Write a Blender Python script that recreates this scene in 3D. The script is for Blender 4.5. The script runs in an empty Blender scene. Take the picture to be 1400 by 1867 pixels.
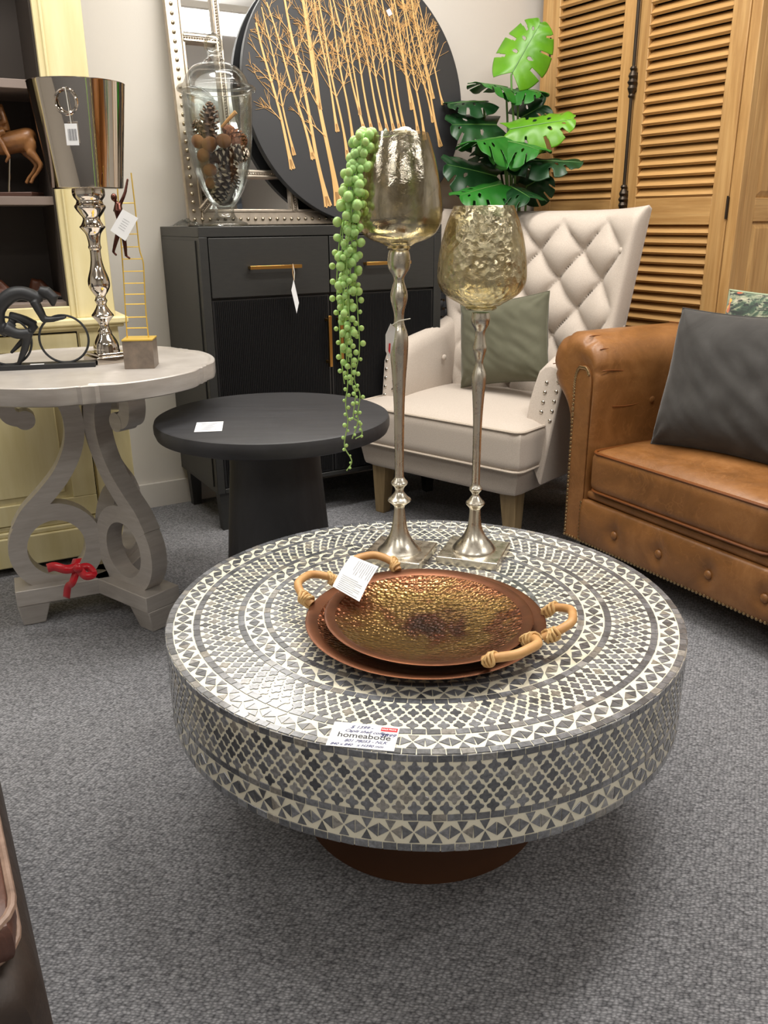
import bpy, bmesh, math, random
from mathutils import Vector, Matrix, noise
random.seed(7)
scn = bpy.context.scene
COL = scn.collection
PI = math.pi
R_ = math.radians

# ------------------------------------------------------------------ camera
CAM_H, CAM_PITCH, CAM_ROLL, CAM_F = 1.001, R_(19.2), -0.0085, 1530.0
def cam_basis():
    F = Vector((0, math.cos(CAM_PITCH), -math.sin(CAM_PITCH)))
    Rv = Vector((1, 0, 0)); U = Vector((0, math.sin(CAM_PITCH), math.cos(CAM_PITCH)))
    R2 = Rv*math.cos(CAM_ROLL) + U*math.sin(CAM_ROLL)
    U2 = -Rv*math.sin(CAM_ROLL) + U*math.cos(CAM_ROLL)
    return R2, U2, F
CR, CU, CF = cam_basis()
cd = bpy.data.cameras.new('camera'); cam = bpy.data.objects.new('camera', cd); COL.objects.link(cam)
M = Matrix.Identity(4)
for i in range(3):
    M[i][0] = CR[i]; M[i][1] = CU[i]; M[i][2] = -CF[i]
M[2][3] = CAM_H
cam.matrix_world = M
cd.sensor_fit = 'VERTICAL'; cd.sensor_height = 36.0; cd.lens = CAM_F/1867*36.0
cd.clip_start = 0.02; cd.clip_end = 60
scn.camera = cam

def at(px, py, Y):
    """point of the vertical plane at distance Y that the photograph shows at a pixel"""
    d = CF + CR*((px-700)/CAM_F) + CU*(-(py-933.5)/CAM_F)
    t = Y/d.y
    return Vector((d.x*t, Y, CAM_H + d.z*t))

# ------------------------------------------------------------------ world, light, exposure
w = bpy.data.worlds.new('world'); scn.world = w; w.use_nodes = True
w.node_tree.nodes['Background'].inputs[0].default_value = (0.9, 0.95, 1.0, 1)
w.node_tree.nodes['Background'].inputs[1].default_value = 0.07
vs = scn.view_settings
vs.view_transform = 'Standard'; vs.look = 'None'; vs.gamma = 1.0; vs.use_curve_mapping = False
vs.exposure = 0.0
CEIL = 2.75
LAMPS = [(-0.9, 1.75, 30, 31), (0.8, 1.55, 30, 40), (-0.9, -0.9, 30, 17), (0.9, -1.2, 30, 14), (0.15, 2.6, 30, 26), (-2.3, 0.7, 30, 12), (2.5, 0.6, 30, 18)]
LW, LL = 0.26, 1.22
for (lx, ly, la, lp) in LAMPS:
    ld = bpy.data.lights.new('tube_light', 'AREA'); ld.shape = 'RECTANGLE'; ld.size = LL; ld.size_y = LW
    ld.energy = lp; ld.color = (1.0, 0.965, 0.91)
    lo = bpy.data.objects.new('tube_light', ld); COL.objects.link(lo)
    lo.location = (lx, ly, CEIL-0.225); lo.rotation_euler = (0, 0, R_(la))
    lu = ld.copy(); lu.energy = lp*.15                      # the tubes also light the ceiling above them
    lo = bpy.data.objects.new('tube_light', lu); COL.objects.link(lo)
    lo.location = (lx, ly, CEIL-0.185); lo.rotation_euler = (PI, 0, R_(la))

# ------------------------------------------------------------------ helpers
def tag(o, label=None, cat=None, group=None, kind=None):
    if label: o['label'] = label
    if cat: o['category'] = cat
    if group: o['group'] = group
    if kind: o['kind'] = kind
    return o
def thing(name, label, cat, loc=(0, 0, 0), rz=0.0, group=None):
    o = bpy.data.objects.new(name, None); COL.objects.link(o)
    o.empty_display_size = 0.05
    o.location = loc; o.rotation_euler = (0, 0, rz)
    return tag(o, label, cat, group)
def link(name, me, parent=None, loc=None, rot=None, mtx=None):
    o = bpy.data.objects.new(name, me); COL.objects.link(o)
    if parent: o.parent = parent
    if mtx is not None: o.matrix_basis = mtx
    if loc is not None: o.location = loc
    if rot is not None: o.rotation_euler = rot
    return o
def copy_tree(o, parent=None, name=None):
    c = o.copy(); COL.objects.link(c)
    c.parent = parent
    for ch in list(o.children): copy_tree(ch, c)
    return c

class MB:
    def __init__(s): s.v = []; s.f = []
    def add(s, vs, fs, M=None):
        b = len(s.v)
        for p in vs:
            p = Vector(p)
            s.v.append(M @ p if M is not None else p)
        s.f += [tuple(b+i for i in f) for f in fs]
        return s
    def box(s, c, d, rz=0, M=None):
        x, y, z = (k/2 for k in d); q = []
        cs, sn = math.cos(rz), math.sin(rz)
        for dz in (-z, z):
            for dx, dy in ((-x, -y), (x, -y), (x, y), (-x, y)):
                q.append((c[0]+dx*cs-dy*sn, c[1]+dx*sn+dy*cs, c[2]+dz))
        return s.add(q, [(3, 2, 1, 0), (4, 5, 6, 7), (0, 1, 5, 4), (1, 2, 6, 5), (2, 3, 7, 6), (3, 0, 4, 7)], M)
    def b2(s, x0, x1, y0, y1, z0, z1, M=None):
        return s.box(((x0+x1)/2, (y0+y1)/2, (z0+z1)/2), (abs(x1-x0), abs(y1-y0), abs(z1-z0)), 0, M)
    def frustum(s, c0, a0, b0, c1, a1, b1, M=None):
        q = [(c0[0]+i*a0/2, c0[1]+j*b0/2, c0[2]) for i, j in ((-1, -1), (1, -1), (1, 1), (-1, 1))]
        q += [(c1[0]+i*a1/2, c1[1]+j*b1/2, c1[2]) for i, j in ((-1, -1), (1, -1), (1, 1), (-1, 1))]
        return s.add(q, [(3, 2, 1, 0), (4, 5, 6, 7), (0, 1, 5, 4), (1, 2, 6, 5), (2, 3, 7, 6), (3, 0, 4, 7)], M)
    def lathe(s, prof, seg=48, c=(0, 0, 0), cap=True, M=None):
        vs, fs = [], []
        n = len(prof)
        for r, z in prof:
            for k in range(seg):
                a = 2*PI*k/seg
                vs.append((c[0]+r*math.cos(a), c[1]+r*math.sin(a), c[2]+z))
        for i in range(n-1):
            for k in range(seg):
                k2 = (k+1) % seg
                fs.append((i*seg+k, i*seg+k2, (i+1)*seg+k2, (i+1)*seg+k))
        if cap:
            if prof[0][0] > 1e-6: fs.append(tuple(reversed(range(seg))))
            if prof[-1][0] > 1e-6: fs.append(tuple((n-1)*seg+k for k in range(seg)))
        return s.add(vs, fs, M)
    def tube(s, pts, rad, seg=8, closed=False, cap=True, M=None, flat=None):
        pts = [Vector(p) for p in pts]; n = len(pts)
        rs = rad if isinstance(rad, (list, tuple)) else [rad]*n
        vs, fs = [], []
        up = None
        for i in range(n):
            a = pts[(i-1) % n] if (closed or i > 0) else pts[i]
            b = pts[(i+1) % n] if (closed or i < n-1) else pts[i]
            t = (b-a)
            t = t.normalized() if t.length > 1e-9 else Vector((0, 0, 1))
            if up is None:
                up = Vector((0, 0, 1)) if abs(t.z) < 0.9 else Vector((0, 1, 0))
            up = (up - t*up.dot(t))
            up = up.normalized() if up.length > 1e-6 else t.orthogonal().normalized()
            sd = t.cross(up)
            for k in range(seg):
                an = 2*PI*k/seg
                vs.append(pts[i] + sd*(math.cos(an)*rs[i]) + up*(math.sin(an)*rs[i]*(flat or 1)))
        m = n if closed else n-1
        for i in range(m):
            j = (i+1) % n
            for k in range(seg):
                k2 = (k+1) % seg
                fs.append((i*seg+k, i*seg+k2, j*seg+k2, j*seg+k))
        if cap and not closed:
            fs.append(tuple(reversed(range(seg)))); fs.append(tuple((n-1)*seg+k for k in range(seg)))
        return s.add(vs, fs, M)
    def ball(s, c, r, seg=12, rings=8, M=None):
        r = r if isinstance(r, (list, tuple)) else (r, r, r)
        vs = [(c[0], c[1], c[2]-r[2])]; fs = []
        for i in range(1, rings):
            a = -PI/2 + PI*i/rings
            for k in range(seg):
                b = 2*PI*k/seg
                vs.append((c[0]+r[0]*math.cos(a)*math.cos(b), c[1]+r[1]*math.cos(a)*math.sin(b), c[2]+r[2]*math.sin(a)))
        vs.append((c[0], c[1], c[2]+r[2])); e = len(vs)-1
        for k in range(seg):
            k2 = (k+1) % seg
            fs.append((0, 1+k2, 1+k)); fs.append((e, e-seg+k, e-seg+k2))
        for i in range(rings-2):
            for k in range(seg):
                k2 = (k+1) % seg; b0 = 1+i*seg; b1 = 1+(i+1)*seg
                fs.append((b0+k, b0+k2, b1+k2, b1+k))
        return s.add(vs, fs, M)
    def prism(s, out, z0, z1, M=None):
        n = len(out)
        vs = [(x, y, z0) for x, y in out] + [(x, y, z1) for x, y in out]
        fs = [tuple(reversed(range(n))), tuple(range(n, 2*n))] + [(i, (i+1) % n, n+(i+1) % n, n+i) for i in range(n)]
        return s.add(vs, fs, M)
    def grid(s, fn, nu, nv, keep=None, M=None):
        vs = [fn(i/nu, j/nv) for i in range(nu+1) for j in range(nv+1)]
        fs = []
        for i in range(nu):
            for j in range(nv):
                if keep is None or keep((i+.5)/nu, (j+.5)/nv):
                    a = i*(nv+1)+j
                    fs.append((a, a+nv+1, a+nv+2, a+1))
        return s.add(vs, fs, M)
    def slab(s, top, bot, nu, nv, M=None):
        N = (nu+1)*(nv+1)
        vs = [top(i/nu, j/nv) for i in range(nu+1) for j in range(nv+1)] + [bot(i/nu, j/nv) for i in range(nu+1) for j in range(nv+1)]
        fs = []
        for i in range(nu):
            for j in range(nv):
                a = i*(nv+1)+j
                fs.append((a, a+nv+1, a+nv+2, a+1)); fs.append((N+a, N+a+1, N+a+nv+2, N+a+nv+1))
        def e(a, b): fs.append((a, b, N+b, N+a))
        for i in range(nu):
            e(i*(nv+1)+nv, (i+1)*(nv+1)+nv) if False else None
            fs.append((i*(nv+1), N+i*(nv+1), N+(i+1)*(nv+1), (i+1)*(nv+1)))
            a, b = i*(nv+1)+nv, (i+1)*(nv+1)+nv
            fs.append((a, b, N+b, N+a))
        for j in range(nv):
            fs.append((j, j+1, N+j+1, N+j))
            a = nu*(nv+1)+j
            fs.append((a, N+a, N+a+1, a+1))
        return s.add(vs, fs, M)
    def rbox(s, c, d, r, n=10, crown=0.0, M=None, fn=None):
        """cushion-like box: rounded all round, with a crown on the top"""
        hx, hy, hz = d[0]/2, d[1]/2, d[2]/2
        idx = {}; vs = []; fs = []
        def vert(i, j, k):
            key = (i, j, k)
            if key in idx: return idx[key]
            p = Vector((hx*(2*i/n-1), hy*(2*j/n-1), hz*(2*k/n-1)))
            q = Vector((max(-hx+r, min(hx-r, p.x)), max(-hy+r, min(hy-r, p.y)), max(-hz+r, min(hz-r, p.z))))
            dv = p-q
            if dv.length > 1e-7: p = q + dv.normalized()*r
            if p.z > 0: p.z += crown*(1-(p.x/hx)**2)*(1-(p.y/hy)**2)
            if fn: p = fn(p)
            idx[key] = len(vs); vs.append(Vector(c)+p); return idx[key]
        for a in range(n):
            for b in range(n):
                fs.append((vert(a, b, 0), vert(a, b+1, 0), vert(a+1, b+1, 0), vert(a+1, b, 0)))
                fs.append((vert(a, b, n), vert(a+1, b, n), vert(a+1, b+1, n), vert(a, b+1, n)))
                fs.append((vert(a, 0, b), vert(a+1, 0, b), vert(a+1, 0, b+1), vert(a, 0, b+1)))
                fs.append((vert(a, n, b), vert(a, n, b+1), vert(a+1, n, b+1), vert(a+1, n, b)))
                fs.append((vert(0, a, b), vert(0, a, b+1), vert(0, a+1, b+1), vert(0, a+1, b)))
                fs.append((vert(n, a, b), vert(n, a+1, b), vert(n, a+1, b+1), vert(n, a, b+1)))
        return s.add(vs, fs, M)
    def mesh(s, name, mat=None, smooth=True, angle=38):
        me = bpy.data.meshes.new(name)
        me.from_pydata([tuple(p) for p in s.v], [], s.f)
        if mat: me.materials.append(mat)
        if smooth:
            me.shade_smooth(); me.set_sharp_from_angle(angle=R_(angle))
        me.update()
        return me
    def build(s, name, mat, parent=None, smooth=True, bevel=0, seg=2, sub=0, solid=0, remesh=0, world=False, label=None, angle=38, tri=False):
        if world and parent is not None:
            o0 = parent.location
            s.v = [p-o0 for p in s.v]
        o = link(name, s.mesh(name, mat, smooth, angle), parent)
        if remesh:
            m = o.modifiers.new('remesh', 'REMESH'); m.mode = 'VOXEL'; m.voxel_size = remesh; m.use_smooth_shade = True
            m2 = o.modifiers.new('soft', 'SMOOTH'); m2.iterations = 6; m2.factor = .5
        if solid:
            m = o.modifiers.new('solid', 'SOLIDIFY'); m.thickness = solid; m.offset = 0
        if bevel:
            m = o.modifiers.new('bevel', 'BEVEL'); m.width = bevel; m.segments = seg; m.limit_method = 'ANGLE'; m.angle_limit = R_(35)
            m.harden_normals = False
        if sub:
            m = o.modifiers.new('sub', 'SUBSURF'); m.levels = sub; m.render_levels = sub
        if label: o['label'] = label
        return o

def catmull(pts, k=8, closed=False):
    pts = [Vector(p) for p in pts]; n = len(pts); out = []
    rng = range(n) if closed else range(n-1)
    for i in rng:
        p0 = pts[(i-1) % n] if (closed or i > 0) else pts[0]*2-pts[1]
        p1, p2 = pts[i], pts[(i+1) % n]
        p3 = pts[(i+2) % n] if (closed or i < n-2) else pts[-1]*2-pts[-2]
        for j in range(k):
            t = j/k
            out.append(0.5*((2*p1)+(p2-p0)*t+(2*p0-5*p1+4*p2-p3)*t*t+(3*p1-p0-3*p2+p3)*t**3))
    if not closed: out.append(pts[-1])
    return out
def lerp(a, b, t): return a+(b-a)*t
def interp(tbl, x):
    if x <= tbl[0][0]: return tbl[0][1]
    for (a, b), (c, d) in zip(tbl, tbl[1:]):
        if x <= c: return b+(d-b)*(x-a)/(c-a)
    return tbl[-1][1]
def smooth_prof(tbl, k=4):
    p = catmull([(a, b, 0) for a, b in tbl], k)
    return [(max(0.0, q.x), q.y) for q in p]
def text_mesh(txt, size, mat, shear=0.0, bold=0.0, align='LEFT', spacing=1.0):
    cu = bpy.data.curves.new('lettering', 'FONT'); cu.body = txt; cu.size = size; cu.shear = shear
    cu.offset = bold; cu.align_x = align; cu.extrude = 0.00005; cu.space_character = spacing; cu.resolution_u = 3
    o = bpy.data.objects.new('lettering', cu); COL.objects.link(o)
    dg = bpy.context.evaluated_depsgraph_get(); dg.update()
    me = bpy.data.meshes.new_from_object(o.evaluated_get(dg))
    bpy.data.objects.remove(o); bpy.data.curves.remove(cu)
    me.materials.clear(); me.materials.append(mat)
    me.name = 'lettering'
    return me

# ------------------------------------------------------------------ materials
def srgb(r, g, b):
    f = lambda c: (c/255/12.92) if c/255 <= 0.04045 else ((c/255+0.055)/1.055)**2.4
    return (f(r), f(g), f(b))
def c4(c): return (c[0], c[1], c[2], 1)
class NT:
    def __init__(s, name):
        s.m = bpy.data.materials.new(name); s.m.use_nodes = True
        s.t = s.m.node_tree; s.n = s.t.nodes; s.n.clear()
        s.out = s.n.new('ShaderNodeOutputMaterial')
        s.p = s.n.new('ShaderNodeBsdfPrincipled'); s.l(s.p.outputs[0], s.out.inputs[0])
        s.tc = s.n.new('ShaderNodeTexCoord')
    def l(s, a, b): s.t.links.new(a, b)
    def map(s, scale=(1, 1, 1), rot=(0, 0, 0), src='Object'):
        m = s.n.new('ShaderNodeMapping'); m.inputs['Scale'].default_value = scale; m.inputs['Rotation'].default_value = rot
        s.l(s.tc.outputs[src], m.inputs[0]); return m.outputs[0]
    def noise(s, vec, scale, detail=4, rough=.55, dist=0.0):
        n = s.n.new('ShaderNodeTexNoise'); n.inputs['Scale'].default_value = scale; n.inputs['Detail'].default_value = detail
        n.inputs['Roughness'].default_value = rough; n.inputs['Distortion'].default_value = dist
        s.l(vec, n.inputs['Vector']); return n
    def voro(s, vec, scale, feature='F1', rnd=1.0):
        n = s.n.new('ShaderNodeTexVoronoi'); n.feature = feature; n.inputs['Scale'].default_value = scale
        n.inputs['Randomness'].default_value = rnd
        s.l(vec, n.inputs['Vector']); return n
    def ramp(s, fac, stops, interp='LINEAR'):
        n = s.n.new('ShaderNodeValToRGB'); e = n.color_ramp.elements; n.color_ramp.interpolation = interp
        while len(e) > 1: e.remove(e[0])
        e[0].position = stops[0][0]; e[0].color = c4(stops[0][1])
        for p, c in stops[1:]:
            x = e.new(p); x.color = c4(c)
        s.l(fac, n.inputs[0]); return n.outputs[0]
    def mix(s, fac, a, b, mode='MIX'):
        n = s.n.new('ShaderNodeMix'); n.data_type = 'RGBA'; n.blend_type = mode
        for v, i in ((fac, 0), (a, 6), (b, 7)):
            if hasattr(v, 'links'): s.l(v, n.inputs[i])
            elif i == 0: n.inputs[0].default_value = v
            else: n.inputs[i].default_value = c4(v)
        return n.outputs[2]
    def math(s, op, a, b=None):
        n = s.n.new('ShaderNodeMath'); n.operation = op
        for v, i in ((a, 0), (b, 1)):
            if v is None: continue
            if hasattr(v, 'links'): s.l(v, n.inputs[i])
            else: n.inputs[i].default_value = v
        return n.outputs[0]
    def bump(s, h, strength=.3, dist=.002, prev=None):
        n = s.n.new('ShaderNodeBump'); n.inputs['Strength'].default_value = strength; n.inputs['Distance'].default_value = dist
        s.l(h, n.inputs['Height'])
        if prev is not None: s.l(prev, n.inputs['Normal'])
        return n.outputs[0]
    def set(s, **k):
        for a, v in k.items():
            i = s.p.inputs[{'col': 'Base Color', 'rough': 'Roughness', 'metal': 'Metallic', 'nrm': 'Normal', 'coat': 'Coat Weight', 'coatr': 'Coat Roughness', 'sheen': 'Sheen Weight', 'sheenr': 'Sheen Roughness', 'spec': 'Specular IOR Level', 'sss': 'Subsurface Weight', 'emis': 'Emission Color', 'emiss': 'Emission Strength', 'trans': 'Transmission Weight'}[a]]
            if hasattr(v, 'links'): s.l(v, i)
            elif isinstance(v, tuple): i.default_value = c4(v)
            else: i.default_value = v
        return s
def plain(name, col, rough=.5, metal=0.0, var=None, bump=None, **k):
    """var=(col2, scale, stretch)  bump=(scale, strength, dist, stretch)"""
    t = NT(name); t.set(col=col, rough=rough, metal=metal, **k)
    if var:
        n = t.noise(t.map(var[2] if len(var) > 2 else (1, 1, 1)), var[1], 5)
        t.set(col=t.ramp(n.outputs[0], [(.32, col), (.68, var[0])]))
    if bump:
        n = t.noise(t.map(bump[3] if len(bump) > 3 else (1, 1, 1)), bump[0], 4)
        t.set(nrm=t.bump(n.outputs[0], bump[1], bump[2]))
    return t.m
def wood(name, c1, c2, c3, axis, scale=1.0, rough=.45, coat=0.0, bump=.15):
    t = NT(name)
    st = [22, 22, 22]; st[axis] = 1.6
    v = t.map(tuple(k*scale for k in st))
    n1 = t.noise(v, 1.0, 6, .62, .8)
    st2 = [90, 90, 90]; st2[axis] = 4
    n2 = t.noise(t.map(tuple(k*scale for k in st2)), 1.0, 3, .6, .2)
    col = t.ramp(n1.outputs[0], [(.28, c1), (.5, c2), (.72, c3)])
    col = t.mix(t.ramp(n2.outputs[0], [(.35, (1, 1, 1)), (.6, (0, 0, 0))]), col, t.mix(0.55, col, c1))
    oi = t.n.new('ShaderNodeObjectInfo')
    hv = t.n.new('ShaderNodeHueSaturation')
    t.l(t.math('ADD', t.math('MULTIPLY', oi.outputs['Random'], .22), .89), hv.inputs['Value'])
    t.l(col, hv.inputs['Color'])
    t.set(col=hv.outputs[0], rough=rough, coat=coat, nrm=t.bump(n2.outputs[0], bump, .0015))
    return t.m

MT = {}
MT['wall'] = plain('wall_paint', srgb(205, 200, 193), .85, bump=(220, .12, .001))
MT['ceiling'] = plain('ceiling_paint', srgb(238, 237, 234), .9)
MT['dark_gap'] = plain('dark_interior', srgb(16, 13, 10), .9)
MT['white_card'] = plain('white_card', srgb(232, 232, 232), .6)
MT['ink'] = plain('grey_ink', srgb(110, 110, 115), .7)
MT['ink_dark'] = plain('dark_ink', srgb(60, 60, 64), .7)
MT['ink_blue'] = plain('blue_ink', srgb(58, 62, 112), .7)
MT['red_label'] = plain('red_label', srgb(205, 30, 42), .5)
MT['string'] = plain('tag_string', srgb(225, 222, 210), .7)
def carpet():
    t = NT('grey_carpet')
    v = t.map((1, 1.75, 1), (0, 0, R_(14)))
    nd = t.noise(v, 60, 2)
    add = t.n.new('ShaderNodeVectorMath'); add.operation = 'MULTIPLY_ADD'
    t.l(nd.outputs['Color'], add.inputs[0]); add.inputs[1].default_value = (.009, .009, 0); t.l(v, add.inputs[2])
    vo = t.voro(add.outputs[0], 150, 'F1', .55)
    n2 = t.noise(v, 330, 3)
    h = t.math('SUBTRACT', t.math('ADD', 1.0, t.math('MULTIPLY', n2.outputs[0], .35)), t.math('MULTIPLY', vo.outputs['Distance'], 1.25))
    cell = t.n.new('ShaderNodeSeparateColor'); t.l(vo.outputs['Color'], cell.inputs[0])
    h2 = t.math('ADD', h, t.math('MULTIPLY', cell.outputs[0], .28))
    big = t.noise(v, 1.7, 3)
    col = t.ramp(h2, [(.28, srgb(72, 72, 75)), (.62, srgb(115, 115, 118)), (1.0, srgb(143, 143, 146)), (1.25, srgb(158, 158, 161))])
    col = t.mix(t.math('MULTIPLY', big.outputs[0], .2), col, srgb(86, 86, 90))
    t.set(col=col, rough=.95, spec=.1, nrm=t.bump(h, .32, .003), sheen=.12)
    return t.m
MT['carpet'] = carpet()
OAK = (srgb(158, 116, 66), srgb(190, 148, 92), srgb(206, 168, 112))
MT['oak_v'] = wood('oak_upright', *OAK, 2)
MT['oak_h'] = wood('oak_level', *OAK, 0)
DOAK = (srgb(112, 80, 46), srgb(142, 106, 64), srgb(164, 126, 80))
MT['oak_side'] = wood('oak_side', *OAK, 2, rough=.5)
MT['cream'] = plain('cream_paint', srgb(208, 194, 144), .5, var=(srgb(220, 208, 164), 9, (3, 3, .4)), bump=(90, .1, .001, (4, 4, .5)))
MT['cab_inside'] = plain('dark_shelf_back', srgb(52, 44, 38), .6)
MT['shelf'] = plain('taupe_shelf', srgb(128, 114, 106), .55)
# ------------------------------------------------------------------ the room
TH = R_(30)
U30 = Vector((math.cos(TH), math.sin(TH), 0)); N30 = Vector((math.sin(TH), -math.cos(TH), 0))   # along the wall / out of the wall
W0 = Vector((-0.736, 3.033, 0))
def struct(o): return tag(o, kind='structure')
def wall_panel(name, a, b, z0, z1, th, mat, out):
    a, b = Vector(a), Vector(b)
    d = b-a; rz = math.atan2(d.y, d.x); n = Vector(out)
    c = (a+b)/2 - n*(th/2)
    return MB().box((c.x, c.y, (z0+z1)/2), (d.length, th, z1-z0), rz).build(name, mat)
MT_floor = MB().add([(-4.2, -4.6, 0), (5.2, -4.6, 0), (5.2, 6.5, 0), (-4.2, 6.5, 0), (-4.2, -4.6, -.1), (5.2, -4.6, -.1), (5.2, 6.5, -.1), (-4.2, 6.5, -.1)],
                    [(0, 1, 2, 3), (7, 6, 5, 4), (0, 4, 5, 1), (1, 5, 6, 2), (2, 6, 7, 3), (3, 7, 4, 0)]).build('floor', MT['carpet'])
tag(MT_floor, 'grey woven loop carpet floor', kind='structure')
cl = MB().b2(-4.2, 5.2, -4.6, 6.5, CEIL, CEIL+.1).build('ceiling', MT['ceiling']); struct(cl)
pA, pB = W0-U30*3.6, W0+U30*2.75
wb = wall_panel('wall_back', pA, pB, 0, CEIL, .12, MT['wall'], N30); struct(wb)
out_r = Vector((-math.cos(TH), -math.sin(TH), 0))
pB = W0+U30*2.6
pC = pB + N30*6.2
wr = wall_panel('wall_right', pB+U30*.06, pC+U30*.06, 0, CEIL, .12, MT['wall'], out_r); struct(wr)
wl = wall_panel('wall_left', pA, pA+N30*6.2, 0, CEIL, .12, MT['wall'], Vector((math.cos(TH), math.sin(TH), 0))); struct(wl)
wf = wall_panel('wall_front', pA+N30*6.2, pC, 0, CEIL, .12, MT['wall'], -N30); struct(wf)
bb = wall_panel('baseboard_back', pA+N30*.014, pB+N30*.014, 0, .09, .014, MT['wall'], N30); struct(bb)
# lamp housings on the ceiling
for k, (lx, ly, la, lp) in enumerate(LAMPS):
    q = thing('ceiling_light', ['long fluorescent ceiling light above the grey side table', 'long fluorescent ceiling light over the front of the coffee table', 'ceiling light behind the photographer on the left', 'ceiling light behind the photographer on the right', 'ceiling light nearest the wall mirror', 'ceiling light at the far left of the shop', 'ceiling light at the far right of the shop'][k], 'ceiling light', (lx, ly, CEIL-.05), R_(la), 'fluorescent ceiling lights')
    h = MB(); h.b2(-LL/2-.02, LL/2+.02, -LW/2, LW/2, -.166, -.144); h.build('housing', MT['ceiling'], q)
    for sx in (-1, 1):
        MB().b2(sx*(LL/2+.015)-.015, sx*(LL/2+.015)+.015, -LW/2-.02, LW/2+.02, -.180, -.130).build('end_cap', MT['ceiling'], q)
        MB().b2(-LL/2, LL/2, sx*(LW/2+.010)-.010, sx*(LW/2+.010)+.010, -.172, -.138).build('side_trim', MT['ceiling'], q)
        MB().tube([(sx*.45, 0, -.144), (sx*.45, 0, .05)], .004, 6).build('hanger', MT['ceiling'], q)
# ------------------------------------------------------------------ mosaic coffee table
def shell_mat():
    t = NT('grey_capiz_shell')
    oi = t.n.new('ShaderNodeObjectInfo'); ge = t.n.new('ShaderNodeNewGeometry')
    rnd = t.math('FRACT', t.math('ADD', oi.outputs['Random'], ge.outputs['Random Per Island']))
    base = t.ramp(rnd, [(0, srgb(80, 82, 86)), (.45, srgb(106, 108, 113)), (.8, srgb(130, 132, 137)), (.93, srgb(142, 136, 126)), (1, srgb(156, 155, 154))])
    cv = t.n.new('ShaderNodeCombineXYZ'); t.l(t.math('MULTIPLY', rnd, 31.7), cv.inputs[0])
    ad = t.n.new('ShaderNodeVectorMath'); ad.operation = 'ADD'
    t.l(t.tc.outputs['Object'], ad.inputs[0]); t.l(cv.outputs[0], ad.inputs[1])
    n = t.noise(ad.outputs[0], 170, 4, .6, .6)
    col = t.mix(.75, base, t.ramp(n.outputs[0], [(.3, (.4, .4, .4)), (.55, (1, 1, 1)), (.75, (1.5, 1.5, 1.5))]), 'MULTIPLY')
    t.set(col=col, rough=.30, coat=1.0, coatr=.15, nrm=t.bump(n.outputs[0], .25, .001))
    return t.m
MT['shell'] = shell_mat()
MT['grout'] = plain('cream_resin_grout', srgb(236, 230, 208), .35, coat=.5, coatr=.15)
MT['terracotta'] = plain('rust_brown_pedestal', srgb(82, 49, 25), .6)
TC = Vector((.064, 1.2805, 0)); TR = .42; TZ = .39; TB = .246
tbl = thing('coffee_table', 'large round drum coffee table covered in grey and cream shell mosaic', 'table', TC)
dm = MB()
dm.lathe([(0, TB+.004), (TR-.03, TB+.004), (TR-.002, TB), (TR, TB+.001), (TR, TZ-.001), (TR-.001, TZ), (0, TZ)], 144)
dm.build('drum', MT['grout'], tbl, angle=30)
pd = MB(); pd.lathe([(0, 0), (.2125, 0), (.2127, .004), (.2127, TB+.004), (0, TB+.004)], 72); pd.build('pedestal', MT['terracotta'], tbl)
def quatre(a, b):
    o = []
    for k in range(24):
        th = 2*PI*k/24
        r = 1.0*(0.79+0.21*math.cos(4*th))
        r *= 1.0 if k % 6 else .98
        o.append((a*r*math.cos(th), b*r*math.sin(th)))
    return o
def rect(a, b): return [(-a, -b), (a, -b), (a, b), (-a, b)]
protos = {}
def proto(kind, key, out, th=.0011):
    k = (kind, key)
    if k not in protos:
        m = MB(); n = len(out)
        ins = [(x*.95, y*.95) for x, y in out]
        m.add([(x, y, -.0004) for x, y in out]+[(x, y, th*.6) for x, y in out]+[(x, y, th) for x, y in ins],
              [tuple(range(2*n, 3*n))] + [(i, (i+1) % n, n+(i+1) % n, n+i) for i in range(n)] + [(n+i, n+(i+1) % n, 2*n+(i+1) % n, 2*n+i) for i in range(n)])
        protos[k] = (m, m.mesh(kind, MT['shell'], False))
    return protos[k]
tiles = []   # (kind, key, matrix, score)
camL = Vector((0, 0, CAM_H))-TC
dish_c = Vector((.062, 1.172, 0))-TC
def put(kind, key, out, Mx, area):
    proto(kind, key, out)
    pos = Mx.translation; nrm = (Mx.to_3x3() @ Vector((0, 0, 1))).normalized()
    d = camL-pos; f = nrm.dot(d.normalized())
    if f <= 0.03: sc = f*1e-6
    else: sc = area*f/d.length_squared
    if nrm.z > .9 and (pos-Vector((dish_c.x, dish_c.y, pos.z))).length < .165: sc *= 1e-4
    tiles.append((kind, key, Mx, sc))
rj = random.Random(3)
def top_at(r, a, rot=0.0):
    return Matrix.Translation((r*math.cos(a), r*math.sin(a), TZ)) @ Matrix.Rotation(a-PI/2+rot+rj.uniform(-.05, .05), 4, 'Z')
def side_at(z, a, rot=0.0):
    # local x = tangent, local y = up, local z = outward
    X = Vector((-math.sin(a), math.cos(a), 0)); Yv = Vector((0, 0, 1)); Z = Vector((math.cos(a), math.sin(a), 0))
    m = Matrix.Identity(4)
    for i in range(3): m[i][0] = X[i]; m[i][1] = Yv[i]; m[i][2] = Z[i]
    m.translation = Vector(((TR-.0001)*Z.x, (TR-.0001)*Z.y, z))
    return m @ Matrix.Rotation(rot+rj.uniform(-.06, .06), 4, 'Z')
def ring_top(r0, r1, n, off=0):
    rm = (r0+r1)/2; a2 = PI*rm/n-.0006
    for k in range(n): put('square_tile', ('r', r0, n), rect(a2, (r1-r0)/2), top_at(rm, 2*PI*(k+off)/n), a2*(r1-r0)*2)
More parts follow.
